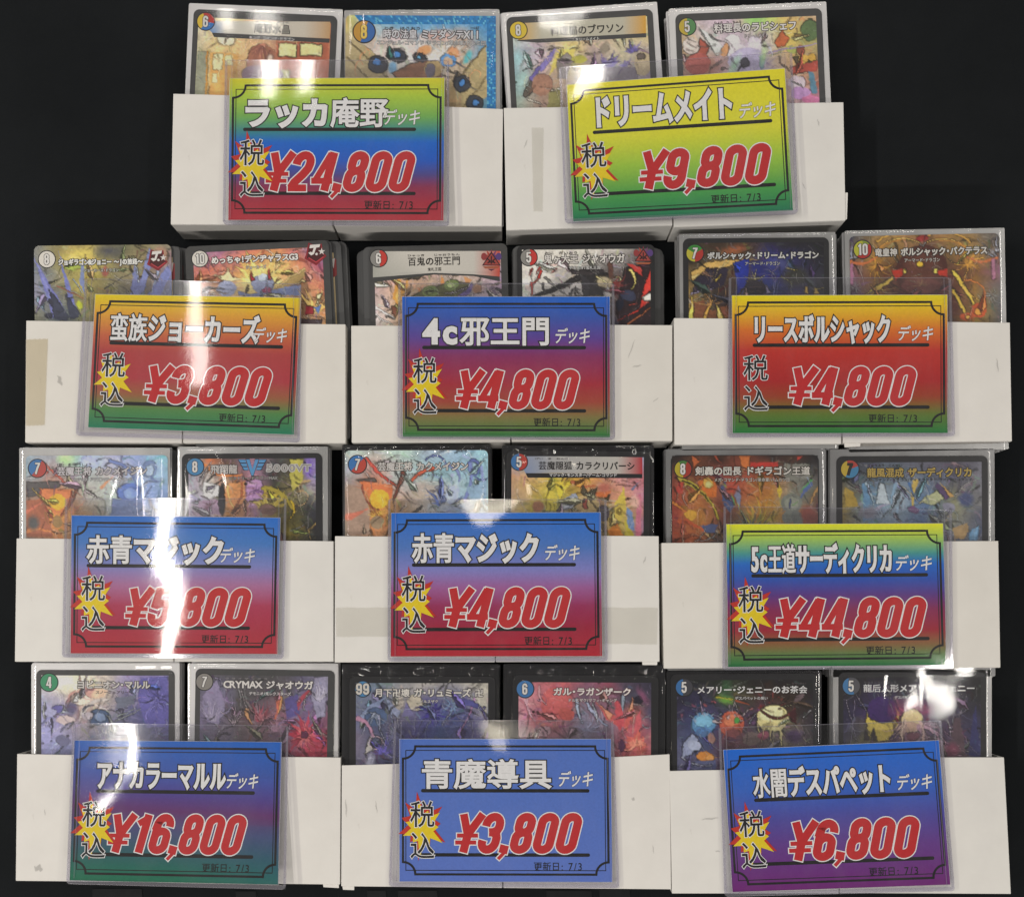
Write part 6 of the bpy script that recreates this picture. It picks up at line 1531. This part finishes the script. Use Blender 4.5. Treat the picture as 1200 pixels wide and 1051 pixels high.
    fo.build('numeral_outline', q, CARDINK, disc)
    fi.build('numeral', q, CARDINK, disc)
    # writing
    for k, (txt, lx, ly, lw, lh, col, oc) in enumerate(cd['names']):
        x, y = T(lx, ly)
        w2, h2 = lw * fac / 2, lh * fac / 2
        nm = 'name_lettering' if k == 0 else ('type_lettering' if k == 1 else 'reading_lettering')
        if '5000VT' in txt:
            nm = 'name_lettering'
        big = lh > 40
        lettering(nm, txt, (x - w2, y - h2, x + w2, y + h2), q, CARDINK, t, hexlin(col), .15 if oc else .09,
                  (.14 if oc else .10) if big else .035, (.09 if oc else .05) if big else .02, .26 if oc and big else (.10 if oc else 0), hexlin(oc) if oc else None)
    if 'emblem' in cd:
        kd, ex, ey, _ = cd['emblem']
        emblem(kd, ex, ey, q, T, fac, t)
    # film of the sleeve over the card, slightly wrinkled, turned down along its edges
    if cd['slv']:
        nx, ny = 56, 64
        ys = np.concatenate([np.linspace(0, 6, 22), np.linspace(6.6, 92, ny - 21)])
        X, Y = np.meshgrid(np.linspace(0, 66.5, nx + 1), ys)
        amp = cd.get('amp', .10)
        Z = .30 + smooth_bumps(rng, X, Y, amp, 34, 60)
        # a few long creases
        for k in range(cd.get('creases', 3)):
            x0, sl_ = rng.uniform(8, 58), rng.uniform(-.25, .25)
            u = X - x0 - sl_ * Y - 1.2 * np.sin(Y / 9 + k)
            Z += rng.uniform(.04, .11) * np.exp(-(u / rng.uniform(.8, 1.8)) ** 2) * np.exp(-((Y - rng.uniform(0, 40)) / 22) ** 2)
        ed = np.minimum(X, 66.5 - X)
        Z -= .40 * np.exp(-(ed / 1.1) ** 2)
        Z -= .35 * np.exp(-(Y / .9) ** 2)
        if kind == 'black' and idx != 20:                              # crimped opening
            Z += .50 * np.cos(X * 6.28 / 11.0 + idx + .8 * np.sin(X * .31)) * np.exp(-((Y - 3.0) / 2.3) ** 2)
        V = np.column_stack([X.ravel(), Y.ravel(), Z.ravel()])
        n2 = nx + 1
        a = (np.arange(len(ys) - 1)[:, None] * n2 + np.arange(nx)[None, :]).ravel()
        F = np.column_stack([a, a + n2, a + n2 + 1, a + 1])
        mesh_np('sleeve_film', sq.at(V), F, FILM, t, smooth=True)
    # the cards behind it in the same box
    sd = 'left' if side == 0 else 'right'
    bm = SLEEVE[kind]
    offs = cd.get('beh') or [(rng.uniform(-.9, .9), rng.uniform(-.5, .6)) for _ in range(6)]
    first = None
    for k, (ox, oy) in enumerate(offs):
        wn, hn = (66.5, 92.0) if cd['slv'] else (63.0, 88.0)
        zz = -1.1 - 1.9 * k
        sh_ = Vector((d.x, d.y, 0)).normalized() * (ox * .001) - dn * (oy * .001)
        loc = Vector((q.loc.x + sh_.x, q.loc.y + sh_.y, zc + zz * .001))
        if first is None:
            e_ = empty('stacked_card', loc, q.rz + rng.uniform(-.006, .006),
                       '%s card stacked behind, in the %s box under %s' % ({'white': 'white sleeved', 'silver': 'silver sleeved', 'dull': 'dull silver sleeved', 'black': 'black sleeved', 'grey': 'dark'}[kind], sd, WHICH[i]),
                       'card', 'cards stacked behind the first one, %s box under %s' % (sd, WHICH[i]))
            cq = Quad(*[np.array(c) for c in bq.c], wn, hn)
            cq.loc, cq.R = q.loc, q.R
            pt = slab('sleeve' if cd['slv'] else 'card_stock', cq, rrect(wn, hn, .6 if cd['slv'] else 2.6, 4), -.55, 0.0, bm, e_)
            kids = [pt]
            if not cd['slv'] and idx in (4, 5):          # a pale picture edge shows on the cards fanned out behind
                fl = Flat()
                fl.poly([(3, 5), (59.6, 5), (59.6, 43), (3, 43)], .03, hexlin('c8b48c'))
                fl.poly([(56.4, 6), (60.6, 8), (60.6, 15), (57, 17)], .05, hexlin('8c3c3e'))
                fl.poly([(57.4, 8), (60, 7.5), (59.4, 12)], .06, hexlin('d0ccc8'))
                kids.append(fl.build('picture', q, CARDINK, e_))
            if cd['slv']:
                kids.append(slab('sleeve_film', cq, rrect(66.5, 92, .6, 3), .25, .33, FILM, e_))
            first = e_
        else:
            e_ = first.copy()
            COL.objects.link(e_)
            e_.location = loc
            e_.rotation_euler = (0, 0, q.rz + rng.uniform(-.008, .008))
            for c in kids:
                c2 = c.copy()
                COL.objects.link(c2)
                c2.parent = e_

for k_, c_ in enumerate(C_):
    build_card(k_, c_)
